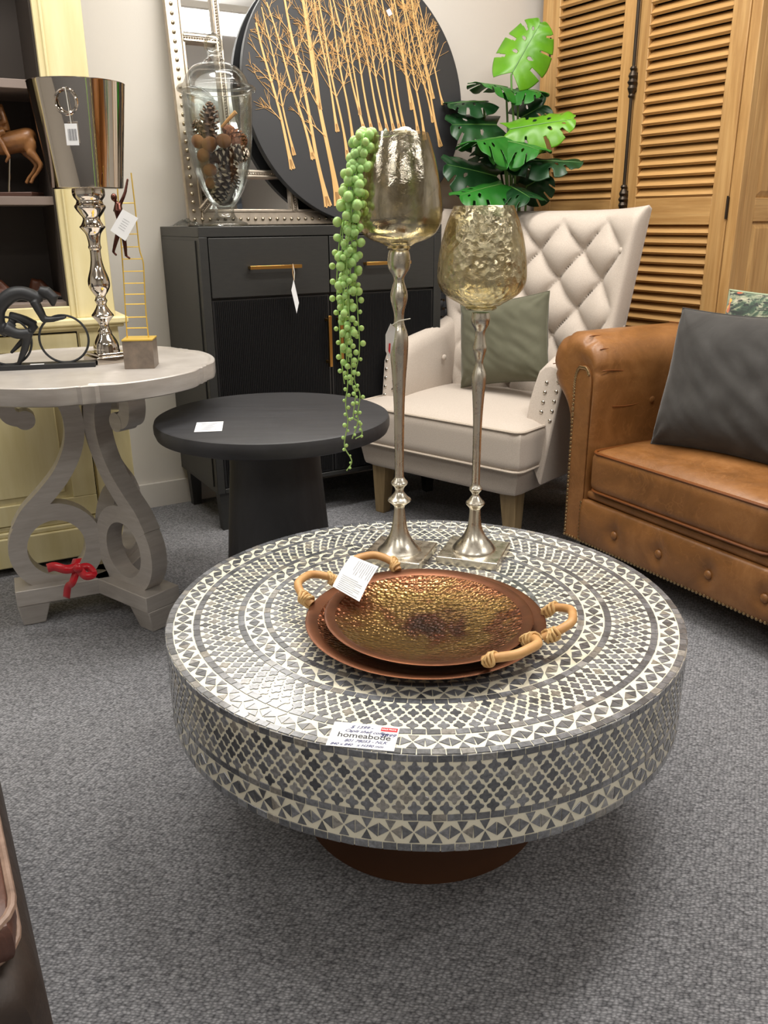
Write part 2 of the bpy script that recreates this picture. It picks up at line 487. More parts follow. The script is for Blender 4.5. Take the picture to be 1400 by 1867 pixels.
def quat_top(r0, r1, rows, n):
    sp = (r1-r0)/rows
    for j in range(rows):
        r = r0+sp*(j+.5); a2 = min(.0082, PI*r/n*.85); b2 = min(.0095, sp*.78)
        for k in range(n): put('quatrefoil_tile', ('q', round(r, 4), n), quatre(a2, b2), top_at(r, 2*PI*(k+.5*(j % 2))/n), a2*b2*2.6)
def tri_unit(kindkey, w, h, place, n):
    """four triangles that meet in one point, side by side round the band"""
    g = .0009
    up = [(-w*.44, h/2-g), (0, g*1.6), (w*.44, h/2-g)]
    lf = [(-w+g*.6, -h*.30), (-g*1.6, 0), (-w+g*.6, h*.30)]
    shapes = (('t', up[::-1]), ('b', [(x, -y) for x, y in up]), ('l', lf), ('r', [(-x, y) for x, y in lf][::-1]))
    for k in range(n):
        M0 = place(k)
        for nm, o in shapes:
            cx = sum(p[0] for p in o)/3; cy = sum(p[1] for p in o)/3
            oo = [(x-cx, y-cy) for x, y in o]
            put('triangle_tile', (kindkey, nm), oo, M0 @ Matrix.Translation((cx, cy, 0)), w*h*.3)
ring_top(.4090, .4193, 144)
tri_unit('to', PI*.394/80, .0285, lambda k: top_at(.394, 2*PI*k/80), 80)
ring_top(.3668, .3775, 126, .3)
quat_top(.3085, .3655, 4, 112)
ring_top(.2962, .3068, 104, .6)
tri_unit('ti', PI*.2805/56, .0285, lambda k: top_at(.2805, 2*PI*(k+.5)/56), 56)
ring_top(.2543, .2645, 88)
quat_top(.1965, .2530, 4, 78)
ring_top(.1855, .1950, 66)
quat_top(.130, .1845, 4, 54)
ring_top(.119, .1285, 42)
quat_top(.062, .118, 4, 32)
ring_top(.050, .060, 20)
quat_top(.012, .049, 2, 12)
def ring_side(z0, z1, n, off=0):
    a2 = PI*TR/n-.0006
    for k in range(n): put('square_tile', ('s', round(z1-z0, 4), n), rect(a2, (z1-z0)/2), side_at((z0+z1)/2, 2*PI*(k+off)/n), a2*(z1-z0)*2)
ring_side(TZ-.0100, TZ-.0006, 144, .4)
ns = 134
for j in range(5):
    z = TZ-.0192-.0146*j
    for k in range(ns): put('quatrefoil_tile', ('qs', 0), quatre(.0086, .0100), side_at(z, 2*PI*(k+.5*(j % 2))/ns), .0002)
ring_side(TZ-.0965, TZ-.0872, 144, .1)
tri_unit('sd', PI*TR/88, .0335, lambda k: side_at(TZ-.1145, 2*PI*k/88), 88)
ring_side(TB+.0006, TB+.0112, 144, .7)
for kind in ('square_tile', 'quatrefoil_tile', 'triangle_tile'):
    ts = sorted([t for t in tiles if t[0] == kind], key=lambda t: -t[3])
    for (_, key, Mx, sc) in ts[:300]: link(kind, protos[(kind, key)][1], tbl, mtx=Mx)
    rest = MB()
    for (_, key, Mx, sc) in ts[300:]:
        pm = protos[(kind, key)][0]; rest.add(pm.v, pm.f, Mx)
    o = rest.build(kind.replace('_tile', '')+'_tiles_beyond', MT['shell'], tbl, False); o['kind'] = 'stuff'

# price sheet lying over the rim
pc = thing('price_card', 'white handwritten price card with red sale label on coffee table rim', 'price card', (-.028, .8985, TZ+.0016), R_(-9.5))
MB().b2(-.0425, .0425, -.0260, .0260, 0, .0004).build('card', MT['white_card'], pc)
def put_text(par, s, size, x, y, mat, z=.0006, rz=0, **k):
    k.setdefault('bold', .0001)
    return link('lettering', text_mesh(s, size, mat, **k), par, loc=(x, y, z), rot=(0, 0, rz))
put_text(pc, 'homeabode', .0145, -.033, -.0055, MT['ink_dark'], spacing=.98, bold=.00015)
put_text(pc, '$ 1399 -', .0085, -.020, .0145, MT['ink_blue'], shear=.4, rz=.03)
put_text(pc, 'Capiz shell coffee', .0078, -.026, .0065, MT['ink_blue'], shear=.5, rz=-.02)
put_text(pc, '$899', .0095, .020, .0015, MT['ink_blue'], shear=.4, rz=.05)
put_text(pc, '801 78053 - NLK', .0075, -.022, -.0150, MT['ink_blue'], shear=.4, rz=.03)
put_text(pc, '840 x 840   x H390 mm', .0068, -.038, -.0235, MT['ink_blue'], shear=.4, rz=.02)
rl = MB().b2(.0195, .0405, .0135, .0215, .0004, .0007).build('sale_label', MT['red_label'], pc, label='small red sale label')
t_ = link('lettering', text_mesh('SALE PRICE', .0037, MT['white_card'], bold=.0001), rl, loc=(.0205, .0162, .0009))

# ------------------------------------------------------------------ candle holders
def antique():
    t = NT('antique_silver'); v = t.map()
    n = t.noise(v, 14, 3, .5); n2 = t.noise(v, 60, 2)
    t.set(col=t.ramp(n.outputs[0], [(.3, srgb(198, 190, 174)), (.7, srgb(218, 212, 200))]), metal=1.0, rough=t.ramp(n2.outputs[0], [(.3, (.22, .22, .22)), (.7, (.36, .36, .36))]), nrm=t.bump(n2.outputs[0], .16, .0010))
    return t.m
MT['antique'] = antique()
def mercury(name, scale, tone, clear):
    t = NT(name); v = t.map()
    vo = t.voro(v, scale*60, 'F1'); n = t.noise(v, scale*26, 6, .7, .6); n2 = t.noise(t.map((1, 1, .35)), scale*55, 4, .6)
    h = t.math('ADD', t.math('MULTIPLY', vo.outputs[0], .35 if scale < 1 else .9), n.outputs[0])
    nr = t.bump(h, .45*scale, .004)
    t.set(col=tone, metal=1.0, rough=.05, nrm=nr)
    tr = t.n.new('ShaderNodeBsdfTransparent'); tr.inputs[0].default_value = c4(srgb(226, 218, 190))
    mx = t.n.new('ShaderNodeMixShader')
    fac = t.ramp(n2.outputs[0], [(.34, (clear[0],)*3), (.56, (clear[1],)*3), (.74, (clear[2],)*3)])
    t.l(fac, mx.inputs[0]); t.l(t.p.outputs[0], mx.inputs[1]); t.l(tr.outputs[0], mx.inputs[2]); t.l(mx.outputs[0], t.out.inputs[0])
    return t.m
MT['merc_a'] = mercury('mercury_glass_smooth', .8, srgb(214, 207, 190), (.8, .46, .26))
MT['merc_b'] = mercury('mercury_glass_pitted', 1.5, srgb(196, 188, 160), (.62, .30, .14))
def candle(label, cx, cy, rz, stem, bowl, px0, merc, group):
    th = thing('candle_holder', label, 'candle holder', (cx, cy, TZ), rz, group)
    zof = lambda py: at(px0, py, cy).z-TZ
    def rof(py, hp): return (at(px0+hp, py, cy)-at(px0, py, cy)).length
    pl_ = MB(); pl_.b2(-.0585, .0585, -.0585, .0585, 0, .016); pl_.build('base_plate', MT['antique'], th, bevel=.002)
    prof = [(rof(py, hp), max(.016, zof(py))) for py, hp in stem]
    prof[0] = (prof[0][0], .014)
    st = MB(); st.lathe(smooth_prof(prof, 4), 40); st.build('stem', MT['antique'], th)
    bp = [(rof(py, hp), zof(py)) for py, hp in bowl]
    bw = MB()
    q = smooth_prof([(0.001, bp[0][1])]+bp, 5)
    bw.lathe(q, 64, cap=False)
    b = bw.build('glass_bowl', merc, th)
    ft = MB(); zf = bp[0][1]; rf = bp[0][0]
    ft.lathe([(0, zf-.006), (rf*.9, zf-.006), (rf*1.02, zf-.003), (rf*.9, zf+.002), (0, zf+.002)], 40); ft.build('glass_foot', merc, th)
    return th
GC = 'pair of silver candle holders on the coffee table'
stemA = [(1006, 40.5), (1003, 40), (995, 33), (985, 25), (970, 17), (950, 12.5), (930, 10), (922, 10), (917, 15), (911, 21.5), (905, 15), (897, 9), (892, 8), (887, 10), (880, 15.5), (872, 10), (862, 8.2), (800, 8.8), (740, 10), (690, 12.5), (655, 15.5), (625, 17), (608, 15.5), (593, 10.5), (580, 8.8), (565, 10.5), (548, 15), (535, 15.5), (522, 12), (512, 9.4), (503, 11), (490, 19), (476, 21), (462, 19.5), (456, 17.5)]
bowlA = [(449, 21), (444, 30), (436, 52), (424, 68), (405, 77.5), (385, 79.5), (360, 78), (330, 74.5), (300, 69), (270, 62), (243, 54.5)]
candle('taller silver candle holder with smoky glass bowl and trailing green strands', .029, 1.492, R_(-20), stemA, bowlA, 727, MT['merc_a'], GC)
stemB = [(1000, 39.5), (998, 39), (990, 33), (978, 22), (962, 14), (945, 11), (930, 10), (925, 11), (917, 17.5), (911, 13), (902, 6.6), (897, 8), (891, 12), (884, 8), (875, 7.2), (830, 7.4), (770, 8.2), (720, 11), (695, 13.5), (682, 12.5), (668, 8), (659, 7), (648, 9.5), (636, 12.6), (626, 11), (612, 9), (602, 9.8), (592, 15), (581, 17.2), (570, 15.6)]
bowlB = [(558, 29), (552, 42), (540, 62), (528, 74), (512, 80.5), (492, 81), (465, 79), (435, 74), (405, 66), (375, 55)]
candle('shorter silver candle holder with pitted mercury glass bowl', .171, 1.490, R_(-20), stemB, bowlB, 873, MT['merc_b'], GC)
# hang tag on the taller holder's stem
ht = thing('price_tag', 'white price tag tied to the taller candle holder stem', 'price tag', at(712, 590, 1.462))
o = MB(); c = [(712, 590), (721, 598), (718, 622), (709, 655), (703, 640), (703, 610)]
pts = [at(x, y, 1.462+(.006 if i in (1, 2, 3) else -.004)) for i, (x, y) in enumerate(c)]
o.add(pts, [tuple(range(6))]); o.build('card', MT['white_card'], ht, False, solid=.0005, world=True)
MB().tube([at(714, 593, 1.461), at(727, 585, 1.452), at(737, 583, 1.458), at(748, 581, 1.462)], .0009, 6).build('string', MT['string'], ht, world=True)
MB().add([at(709, 626, 1.4615), at(712, 626, 1.4617), at(711, 646, 1.4617), at(708, 640, 1.4615)], [(0, 1, 2, 3)]).build('red_mark', MT['red_label'], ht, False, solid=.0005, world=True)

# ------------------------------------------------------------------ trailing string of pearls in the taller bowl
MT['pearl'] = plain('pearl_green', srgb(150, 200, 100), .45, var=(srgb(190, 226, 150), 60), sss=.15)
MT['vine'] = plain('vine_green', srgb(160, 192, 112), .5)
sp = thing('string_of_pearls', 'trailing light green string of pearls plant hanging from tall glass bowl', 'plant', at(672, 246, 1.47))
beadm = MB().ball((0, 0, 0), (1, 1, 1.05), 10, 7).mesh('bead', MT['pearl'])
def strand(pix, n, Ya, r0, r1, side, rnd):
    path = catmull([at(x, y, Ya+dy) for x, y, dy in pix], 8)
    st = MB().tube([p for p in path], .0011, 5).build('strand', MT['vine'], sp, world=True)
    L = [0]
    for a, b in zip(path, path[1:]): L.append(L[-1]+(b-a).length)
    for i in range(n):
        s = L[-1]*(i+.4)/n; j = max(k for k in range(len(L)) if L[k] <= s)
        p = path[min(j, len(path)-1)]
        t = i/n; rr = .84*lerp(r0, r1, t**1.4)*rnd.uniform(.68, 1.2)
        sgn = 1 if i % 2 else -1
        off = Vector((sgn*rnd.uniform(.75, 1.35)*rr*side, rnd.uniform(-1.2, .6)*rr, rnd.uniform(-.5, .5)*rr))
        link('bead', beadm, st, loc=p+off-sp.location).scale = (rr, rr, rr)
rp = random.Random(5)
Ys = 1.455
strand([(676, 243, .02), (660, 248, .01), (650, 280, 0), (642, 340, 0), (634, 430, 0), (628, 520, 0), (628, 600, 0), (634, 690, 0), (630, 735, 0), (634, 770, 0), (628, 812, 0), (641, 840, 0), (632, 858, 0)], 52, Ys, .0088, .0027, 1, rp)
strand([(676, 243, .02), (664, 247, .0), (652, 300, -.01), (645, 380, -.012), (640, 470, -.012), (636, 560, -.01), (640, 640, -.01), (642, 700, -.01), (648, 720, -.01), (644, 760, -.01), (652, 770, -.01), (642, 800, -.01)], 46, Ys, .0092, .0028, 1, rp)
strand([(674, 244, .02), (655, 252, .01), (640, 300, .012), (630, 370, .012), (618, 450, .01), (614, 520, .01), (618, 580, .01), (622, 650, .01), (628, 700, .01)], 34, Ys, .0086, .0058, 1.2, rp)
strand([(678, 243, .025), (668, 250, .01), (658, 310, .0), (652, 400, -.006), (648, 500, -.006), (652, 570, -.006), (655, 640, -.006), (646, 690, -.006), (656, 720, -.006), (652, 760, -.006), (660, 790, -.006), (648, 800, -.006)], 44, Ys, .0088, .0026, 1.1, rp)
strand([(672, 245, .02), (655, 262, .0), (648, 330, -.015), (638, 410, -.018), (632, 480, -.018), (635, 560, -.018), (640, 620, -.018)], 30, Ys, .0094, .0066, 1, rp)
strand([(670, 244, .02), (650, 258, .005), (644, 310, -.01), (630, 380, -.01), (624, 440, -.01), (624, 520, -.01), (630, 600, -.01), (636, 660, -.01)], 30, Ys, .0088, .0064, 1, rp)
strand([(680, 243, .03), (670, 250, .012), (660, 320, .0), (655, 390, .004), (648, 450, .0), (646, 540, .0)], 22, Ys, .0085, .007, 1, rp)
MT['leaf_dark'] = plain('dark_green_leaf', srgb(34, 74, 34), .38, var=(srgb(22, 56, 30), 14))
MT['blossom'] = plain('white_blossom', srgb(236, 230, 212), .7)
bl = thing('white_flower', 'white artificial blossom poking over the rim of the taller bowl', 'flower', at(735, 246, 1.50))
for (x, y, d, r) in ((728, 240, 0, .008), (738, 237, .01, .009), (748, 241, 0, .007), (733, 243, -.005, .006), (752, 243, .006, .005)):
    MB().ball(at(x, y, 1.50+d), (r*1.3, r, r*.6), 8, 6).build('petal', MT['blossom'], bl, world=True)
MB().tube([at(736, 243, 1.5), at(705, 250, 1.49), at(676, 246, 1.474)], .0012, 6).build('stalk', MT['vine'], bl, world=True)
lv = MB(); lv.add([at(694, 246, 1.5), at(703, 233, 1.51), at(711, 246, 1.5), at(702, 250, 1.49)], [(0, 1, 2, 3)]); lv.build('leaf', MT['leaf_dark'], bl, solid=.001, world=True)

# ------------------------------------------------------------------ copper dishes
def copper():
    t = NT('burnished_copper'); v = t.map()
    n = t.noise(v, 9, 5, .62, .9); vo = t.voro(v, 125, 'F1', .75)
    gr = t.n.new('ShaderNodeVectorMath'); gr.operation = 'LENGTH'; t.l(t.tc.outputs['Object'], gr.inputs[0])
    rad = t.math('ADD', t.math('MULTIPLY', gr.outputs['Value'], 3.6), t.math('MULTIPLY', t.math('SUBTRACT', n.outputs[0], .5), .85))
    col = t.ramp(rad, [(.0, srgb(50, 32, 28)), (.10, srgb(78, 46, 32)), (.18, srgb(112, 88, 50)), (.36, srgb(130, 104, 60)), (.5, srgb(124, 82, 52)), (.62, srgb(132, 78, 54)), (.8, srgb(146, 88, 60))])
    sp_ = t.noise(v, 15, 4, .6, .4)
    col = t.mix(t.ramp(sp_.outputs[0], [(.54, (0, 0, 0)), (.66, (.8, .8, .8))]), col, srgb(98, 52, 34))
    t.set(col=col, metal=.82, rough=.2, nrm=t.bump(vo.outputs[0], .55, .0042))
    return t.m
MT['copper'] = copper()
MT['copper_rim'] = plain('copper_rim', srgb(134, 86, 60), .34, .85, var=(srgb(98, 62, 44), 16))
MT['rattan'] = plain('rattan', srgb(206, 160, 104), .5, var=(srgb(184, 134, 80), 40))
MT['rattan_wrap'] = plain('rattan_binding', srgb(226, 190, 132), .55, var=(srgb(190, 146, 90), 90))
def dish(label, c, R, z, tilt, hang, group):
    th = thing('copper_dish', label, 'dish', c, 0, group)
    th.rotation_euler = tilt
    pr = [(0, .004), (R*.35, .0052), (R*.62, .0115), (R*.82, .0215), (R*.90, .0265), (R*.985, .0300), (R, .0296), (R*.985, .0272), (R*.88, .0238), (R*.62, .0075), (R*.40, .0012), (0, 0)]
    m = MB(); m.lathe(pr[::-1], 96); m.build('dish_body', MT['copper'], th, angle=60)
    m = MB(); m.lathe([(R*.90, .0268), (R*.985, .0306), (R*1.003, .0298), (R*.985, .0268)], 96, cap=False); m.build('rim', MT['copper_rim'], th)
    for a in hang:
        a = R_(a); dv = Vector((math.cos(a), math.sin(a), 0)); tv = Vector((-dv.y, dv.x, 0))
        w = .042; z0 = .034
        P0 = dv*(R-.004)-tv*w+Vector((0, 0, z0-.004)); P1 = dv*(R-.004)+tv*w+Vector((0, 0, z0-.004))
        pts = catmull([P0, dv*(R+.012)-tv*(w*.98)+Vector((0, 0, z0+.006)), dv*(R+.034)-tv*(w*.55)+Vector((0, 0, z0+.014)), dv*(R+.038)+Vector((0, 0, z0+.016)), dv*(R+.034)+tv*(w*.55)+Vector((0, 0, z0+.014)), dv*(R+.012)+tv*(w*.98)+Vector((0, 0, z0+.006)), P1], 6)
        h = MB().tube(pts, .0068, 10).build('handle', MT['rattan'], th)
        for P, s in ((P0, -1), (P1, 1)):
            b = MB()
            for k in range(4):
                ax = (dv*.7+tv*(-.3*s)).normalized()
                c0 = P+dv*(.004+k*.0042)+Vector((0, 0, .003+.002*k))
                cir = []
                u = ax.orthogonal().normalized(); v_ = ax.cross(u)
                for q in range(12):
                    an = 2*PI*q/12; cir.append(c0+u*(.0092*math.cos(an))+v_*(.0092*math.sin(an))+ax*(.003*math.sin(an*2+k)))
                b.tube(cir, .0024, 6, closed=True)
            b.ball(P+dv*.01+Vector((0, 0, .005)), .0085, 10, 7)
            b.build('binding', MT['rattan_wrap'], h)
    return th
GD = 'copper dishes nested on the coffee table'
dish('larger copper dish underneath with rattan handles at its left and right', Vector((.062, 1.172, TZ+.0014)), .184, TZ, (R_(.6), 0, 0), (152, -10), GD)
dish('smaller hammered copper dish lying inside the larger one', Vector((.066, 1.160, TZ+.0150)), .158, TZ, (R_(1.0), R_(.6), 0), (121, -49), GD)
dt = thing('booklet_tag', 'folded white booklet tag with fine print on the copper dish handle', 'price tag', at(648, 1055, 1.26))
P = [at(640, 1013, 1.285), at(690, 1033, 1.262), at(655, 1097, 1.185), at(606, 1069, 1.205)]
lm = (P[0]*.42+P[3]*.58)+Vector((0, 0, .004)); rm_ = (P[1]*.42+P[2]*.58)+Vector((0, 0, .004))
MB().add([P[0], P[1], rm_, lm], [(0, 1, 2, 3)]).build('upper_page', MT['white_card'], dt, False, solid=.0006, world=True)
MB().add([lm, rm_, P[2], P[3]], [(0, 1, 2, 3)]).build('lower_page', MT['white_card'], dt, False, solid=.0006, world=True)
ln = MB(); up = Vector((0, -.0009, .0007))
for (A, B, C, D, n) in ((P[0], P[1], rm_, lm, 9), (lm, rm_, P[2], P[3], 8)):
    for k in range(n):
        if A is P[0]:
            t0 = .35+.58*k/(n-1); a0 = A.lerp(B, t0); a1 = D.lerp(C, t0); x0 = a0.lerp(a1, .1); x1 = a0.lerp(a1, .9 if k % 3 else .7)
        else:
            t0 = .15+.75*k/(n-1); a0 = A.lerp(D, t0); a1 = B.lerp(C, t0); x0 = a0.lerp(a1, .12); x1 = a0.lerp(a1, .88 if k % 3 else .7)
        dd = (x1-x0).normalized().cross(Vector((0, -.6, .8)))*.0004
        ln.add([x0-dd+up, x1-dd+up, x1+dd+up, x0+dd+up], [(0, 1, 2, 3)])
o = ln.build('fine_print', MT['ink'], dt, False, world=True)
MB().tube([at(622, 1050, 1.262), at(628, 1042, 1.262), at(632, 1032, 1.268)], .0008, 5).build('string', MT['string'], dt, world=True)
# ------------------------------------------------------------------ black sideboard
MT['charcoal'] = plain('charcoal_lacquer', srgb(45, 45, 43), .42, var=(srgb(40, 40, 39), 30, (1, 1, 6)), bump=(140, .08, .001, (1, 1, 8)))
MT['black_rib'] = plain('black_ribbed_panel', srgb(26, 26, 27), .4)
MT['brass'] = plain('brushed_brass', srgb(196, 152, 84), .28, 1.0)
SBX, SBD, SB0, SB1 = .885, .40, .135, .985
SBO = W0 + U30*(-.022) + N30*(.40)   # front left corner on the floor
sb = thing('sideboard', 'black sideboard with two drawers, ribbed doors and brass bar handles', 'sideboard', SBO, TH)
bd = MB()
bd.b2(0, SBX, 0, SBD, .955, SB1)            # top
bd.b2(0, .027, 0, SBD, SB0, .955); bd.b2(SBX-.03, SBX, 0, SBD, SB0, .955)
bd.b2(.027, SBX-.03, .02, SBD, SB0, .955)
bd.b2(.027, SBX-.03, 0, .02, SB0, .15)
bd.build('body', MT['charcoal'], sb, bevel=.0015)
MB().b2(-.004, -.0005, .03, SBD-.02, SB0+.02, .945).build('side_panel', MT['charcoal'], sb, bevel=.001)
for k in (0, 1):
    x0, x1 = ((.0295, .4375), (.4415, .8525))[k]
    dr = MB().b2(x0, x1, -.002, .018, .773, .952).build('drawer', MT['charcoal'], sb, bevel=.0015)
    xc = (x0+x1)/2+.004
    h = MB(); h.b2(xc-.088, xc+.088, -.034, -.024, .857, .868); h.build('handle', MT['brass'], dr, bevel=.001)
    for s in (-1, 1): MB().b2(xc+s*.08-.004, xc+s*.08+.004, -.026, -.001, .859, .866).build('post', MT['brass'], dr)
    dd = MB(); dd.b2(x0, x1, .004, .018, .153, .766)
    n = 62
    for i in range(n):
        a = x0+.006+(x1-x0-.012)*i/n; b_ = a+(x1-x0-.012)/n
        m_ = (a+b_)/2; w_ = (b_-a)*.36
        dd.add([(m_-w_, .0045, .157), (m_, -.0005, .157), (m_+w_, .0045, .157), (m_-w_, .0045, .762), (m_, -.0005, .762), (m_+w_, .0045, .762)], [(0, 1, 4, 3), (1, 2, 5, 4), (0, 2, 1), (3, 4, 5)])
    dr2 = dd.build('door', MT['black_rib'], sb, angle=20)
    xh = .421 if k == 0 else .464
    h = MB(); h.b2(xh-.0055, xh+.0055, -.034, -.024, .53, .70); h.build('handle', MT['brass'], dr2, bevel=.001)
    for s in (.545, .685): MB().b2(xh-.004, xh+.004, -.026, .002, s-.004, s+.004).build('post', MT['brass'], dr2)
for x in (.03, SBX-.03):
    for y in (.03, SBD-.05): MB().frustum((x, y, 0), .03, .03, (x, y, SB0), .042, .042).build('leg', MT['charcoal'], sb)
ht = thing('price_tag', 'white diamond price tag on twine from left brass drawer handle', 'price tag', SBO+U30*.288+N30*.045+Vector((0, 0, .865)), TH)
MB().tube([(0, 0, .006), (-.003, -.003, -.02), (.001, -.002, -.045)], .0012, 6).build('twine', plain('jute_twine', srgb(190, 150, 100), .8), ht)
MB().tube([(.001, .002, .006), (.004, -.001, -.02), (.001, -.002, -.045)], .0012, 6).build('twine', MT['string'], ht)
MB().add([(-.001, -.003, -.042), (.013, -.006, -.115), (.004, -.005, -.148), (-.010, -.002, -.075)], [(0, 3, 2, 1)]).build('card', MT['white_card'], ht, False, solid=.0006)

# ------------------------------------------------------------------ mirror
MT['mirror'] = plain('mirror_glass', (.9, .91, .92), .015, 1.0)
MT['champagne'] = plain('champagne_silver', srgb(196, 184, 168), .32, .85, var=(srgb(176, 164, 150), 40))
MT['stud'] = plain('stud_metal', srgb(190, 178, 156), .25, 1.0)
mo = SBO + U30*.062 + N30*(-.40+.132) + Vector((0, 0, SB1+.002))
mi = thing('mirror', 'tall silver framed mirror with studded edge leaning behind the glass jar', 'mirror', mo, TH)
mi.rotation_euler = (R_(-6.5), 0, TH)
MWd, MHt, fr = .74, 1.06, .046
f = MB()
f.b2(0, fr, 0, .022, 0, MHt); f.b2(MWd-fr, MWd, 0, .022, 0, MHt); f.b2(fr, MWd-fr, 0, .022, 0, fr); f.b2(fr, MWd-fr, 0, .022, MHt-fr, MHt)
f.b2(.002, MWd-.002, .018, .026, .002, MHt-.002)
f.build('frame', MT['champagne'], mi, bevel=.003)
for nm, (x0, x1, z0, z1) in dict(a=(fr-.004, fr+.006, fr, MHt-fr), b=(MWd-fr-.006, MWd-fr+.004, fr, MHt-fr), c=(fr, MWd-fr, fr-.004, fr+.006), d=(fr, MWd-fr, MHt-fr-.006, MHt-fr+.004)).items():
    MB().b2(x0, x1, -.005, .004, z0, z1).build('inner_lip', MT['champagne'], mi, bevel=.002)
ix0, ix1, iz0, iz1 = .165, .575, .165, .895
def bar(a, b, wd=.026):
    a, b = Vector((a[0], 0, a[1])), Vector((b[0], 0, b[1])); d = b-a; an = math.atan2(d.z, d.x)
    m = MB(); Mx = Matrix.Translation((a+b)/2) @ Matrix.Rotation(-an, 4, 'Y')
    m.b2(-d.length/2, d.length/2, -.006, .012, -wd/2, wd/2, Mx)
    m.b2(-d.length/2, d.length/2, -.010, -.006, wd*.16, wd*.42, Mx); m.b2(-d.length/2, d.length/2, -.010, -.006, -wd*.42, -wd*.16, Mx)
    o = m.build('mullion', MT['champagne'], mi, bevel=.0012)
    bd_ = MB(); k = int(d.length/.0085)
    for i in range(k): bd_.ball((-d.length/2+(i+.5)*d.length/k, -.009, 0), (.0036, .003, .0028), 6, 4, Mx)
    q = bd_.build('beading', MT['champagne'], o); q['kind'] = 'stuff'
bar((ix0, iz0), (ix0, iz1)); bar((ix1, iz0), (ix1, iz1)); bar((ix0, iz0), (ix1, iz0)); bar((ix0, iz1), (ix1, iz1))
bar((fr, .57), (ix0, .57)); bar((ix1, .57), (MWd-fr, .57)); bar((.385, fr), (.385, iz0)); bar((.385, iz1), (.385, MHt-fr))
for (a, b) in (((fr, fr), (ix0, iz0)), ((MWd-fr, fr), (ix1, iz0)), ((fr, MHt-fr), (ix0, iz1)), ((MWd-fr, MHt-fr), (ix1, iz1))): bar(a, b)
panes = [[(ix0, iz0), (ix1, iz0), (ix1, iz1), (ix0, iz1)], [(fr, fr), (ix0, iz0), (ix0, .57), (fr, .57)], [(fr, .57), (ix0, .57), (ix0, iz1), (fr, MHt-fr)],
         [(fr, fr), (.385, fr), (.385, iz0), (ix0, iz0)], [(.385, fr), (MWd-fr, fr), (ix1, iz0), (.385, iz0)], [(MWd-fr, fr), (MWd-fr, .57), (ix1, .57), (ix1, iz0)],
         [(MWd-fr, .57), (MWd-fr, MHt-fr), (ix1, iz1), (ix1, .57)], [(ix0, iz1), (.385, iz1), (.385, MHt-fr), (fr, MHt-fr)], [(.385, iz1), (ix1, iz1), (MWd-fr, MHt-fr), (.385, MHt-fr)]]
for pn in panes: MB().add([(x, .010, z) for x, z in pn]+[(x, .013, z) for x, z in pn], [(0, 1, 2, 3), (7, 6, 5, 4)]+[(i, 4+i, 4+(i+1) % 4, (i+1) % 4) for i in range(4)]).build('pane', MT['mirror'], mi, False)
sd = MB()
def studs(a, b):
    n = int(math.hypot(b[0]-a[0], b[1]-a[1])/.0262)
    for i in range(n+1):
        t = i/n; sd.ball((lerp(a[0], b[0], t), -.001, lerp(a[1], b[1], t)), (.0062, .0055, .0062), 8, 6)
studs((.02, .02), (.02, MHt-.02)); studs((MWd-.02, .02), (MWd-.02, MHt-.02)); studs((.046, .02), (MWd-.046, .02)); studs((.046, MHt-.02), (MWd-.046, MHt-.02))
o = sd.build('studs', MT['stud'], mi); o['kind'] = 'stuff'

# ------------------------------------------------------------------ round tree artwork
MT['art_black'] = plain('black_art_panel', srgb(44, 44, 46), .5)
MT['art_gold'] = plain('bare_pine_inlay', srgb(228, 184, 124), .5, var=(srgb(214, 168, 106), 20, (1, 1, .2)))
AR = .434
ao = SBO + U30*.712 + N30*(-.40+.185) + Vector((0, 0, SB1+.0035))
ar = thing('round_artwork', 'round black wall art with bare golden trees leaning on sideboard', 'artwork', ao, TH)
ar.rotation_euler = (R_(-7.0), 0, TH)
MX = Matrix.Translation((0, 0, AR)) @ Matrix.Rotation(PI/2, 4, 'X')      # local disc: x right, y up, z toward the viewer
dk = MB(); dk.lathe([(0, -.024), (AR, -.024), (AR, -.002), (AR-.002, 0), (0, 0)], 128, M=MX); dk.build('disc', MT['art_black'], ar)
ra = random.Random(11)
def inside(x, y): return x*x+y*y < (AR-.006)**2
def strip(mb, pts, ws):
    """tapering raised strip in the disc plane"""
    n = len(pts); q = []
    for i in range(n):
        a = Vector(pts[max(0, i-1)]); b = Vector(pts[min(n-1, i+1)]); t = (b-a).normalized(); nn = Vector((-t.y, t.x))
        p = Vector(pts[i]); q += [p+nn*ws[i]/2, p-nn*ws[i]/2]
    vs = [(p.x, p.y, -.0005) for p in q]+[(p.x, p.y, .0022) for p in q]; N = 2*n; fs = []
    for i in range(n-1):
        fs += [(N+2*i, N+2*i+1, N+2*i+3, N+2*i+2), (2*i, N+2*i, N+2*i+2, 2*i+2), (2*i+1, 2*i+3, N+2*i+3, N+2*i+1)]
    mb.add(vs, fs, MX)
def branch(mb, x, y, an, L, wd, depth):
    pts = [(x, y)]; ws = [wd]; n = 4
    for i in range(n):
        an += ra.uniform(-.07, .07); x += math.cos(an)*L/n; y += math.sin(an)*L/n
        if not inside(x, y): break
        pts.append((x, y)); ws.append(wd*(1-.6*(i+1)/n))
    if len(pts) > 1: strip(mb, pts, ws)
    if depth > 0 and len(pts) > 2:
        for k in range(ra.randint(2, 3)):
            i = ra.randint(1, len(pts)-1); s = ra.choice((-1, 1))
            branch(mb, pts[i][0], pts[i][1], an+s*ra.uniform(.3, .6), L*ra.uniform(.45, .65), max(.0009, wd*.5), depth-1)
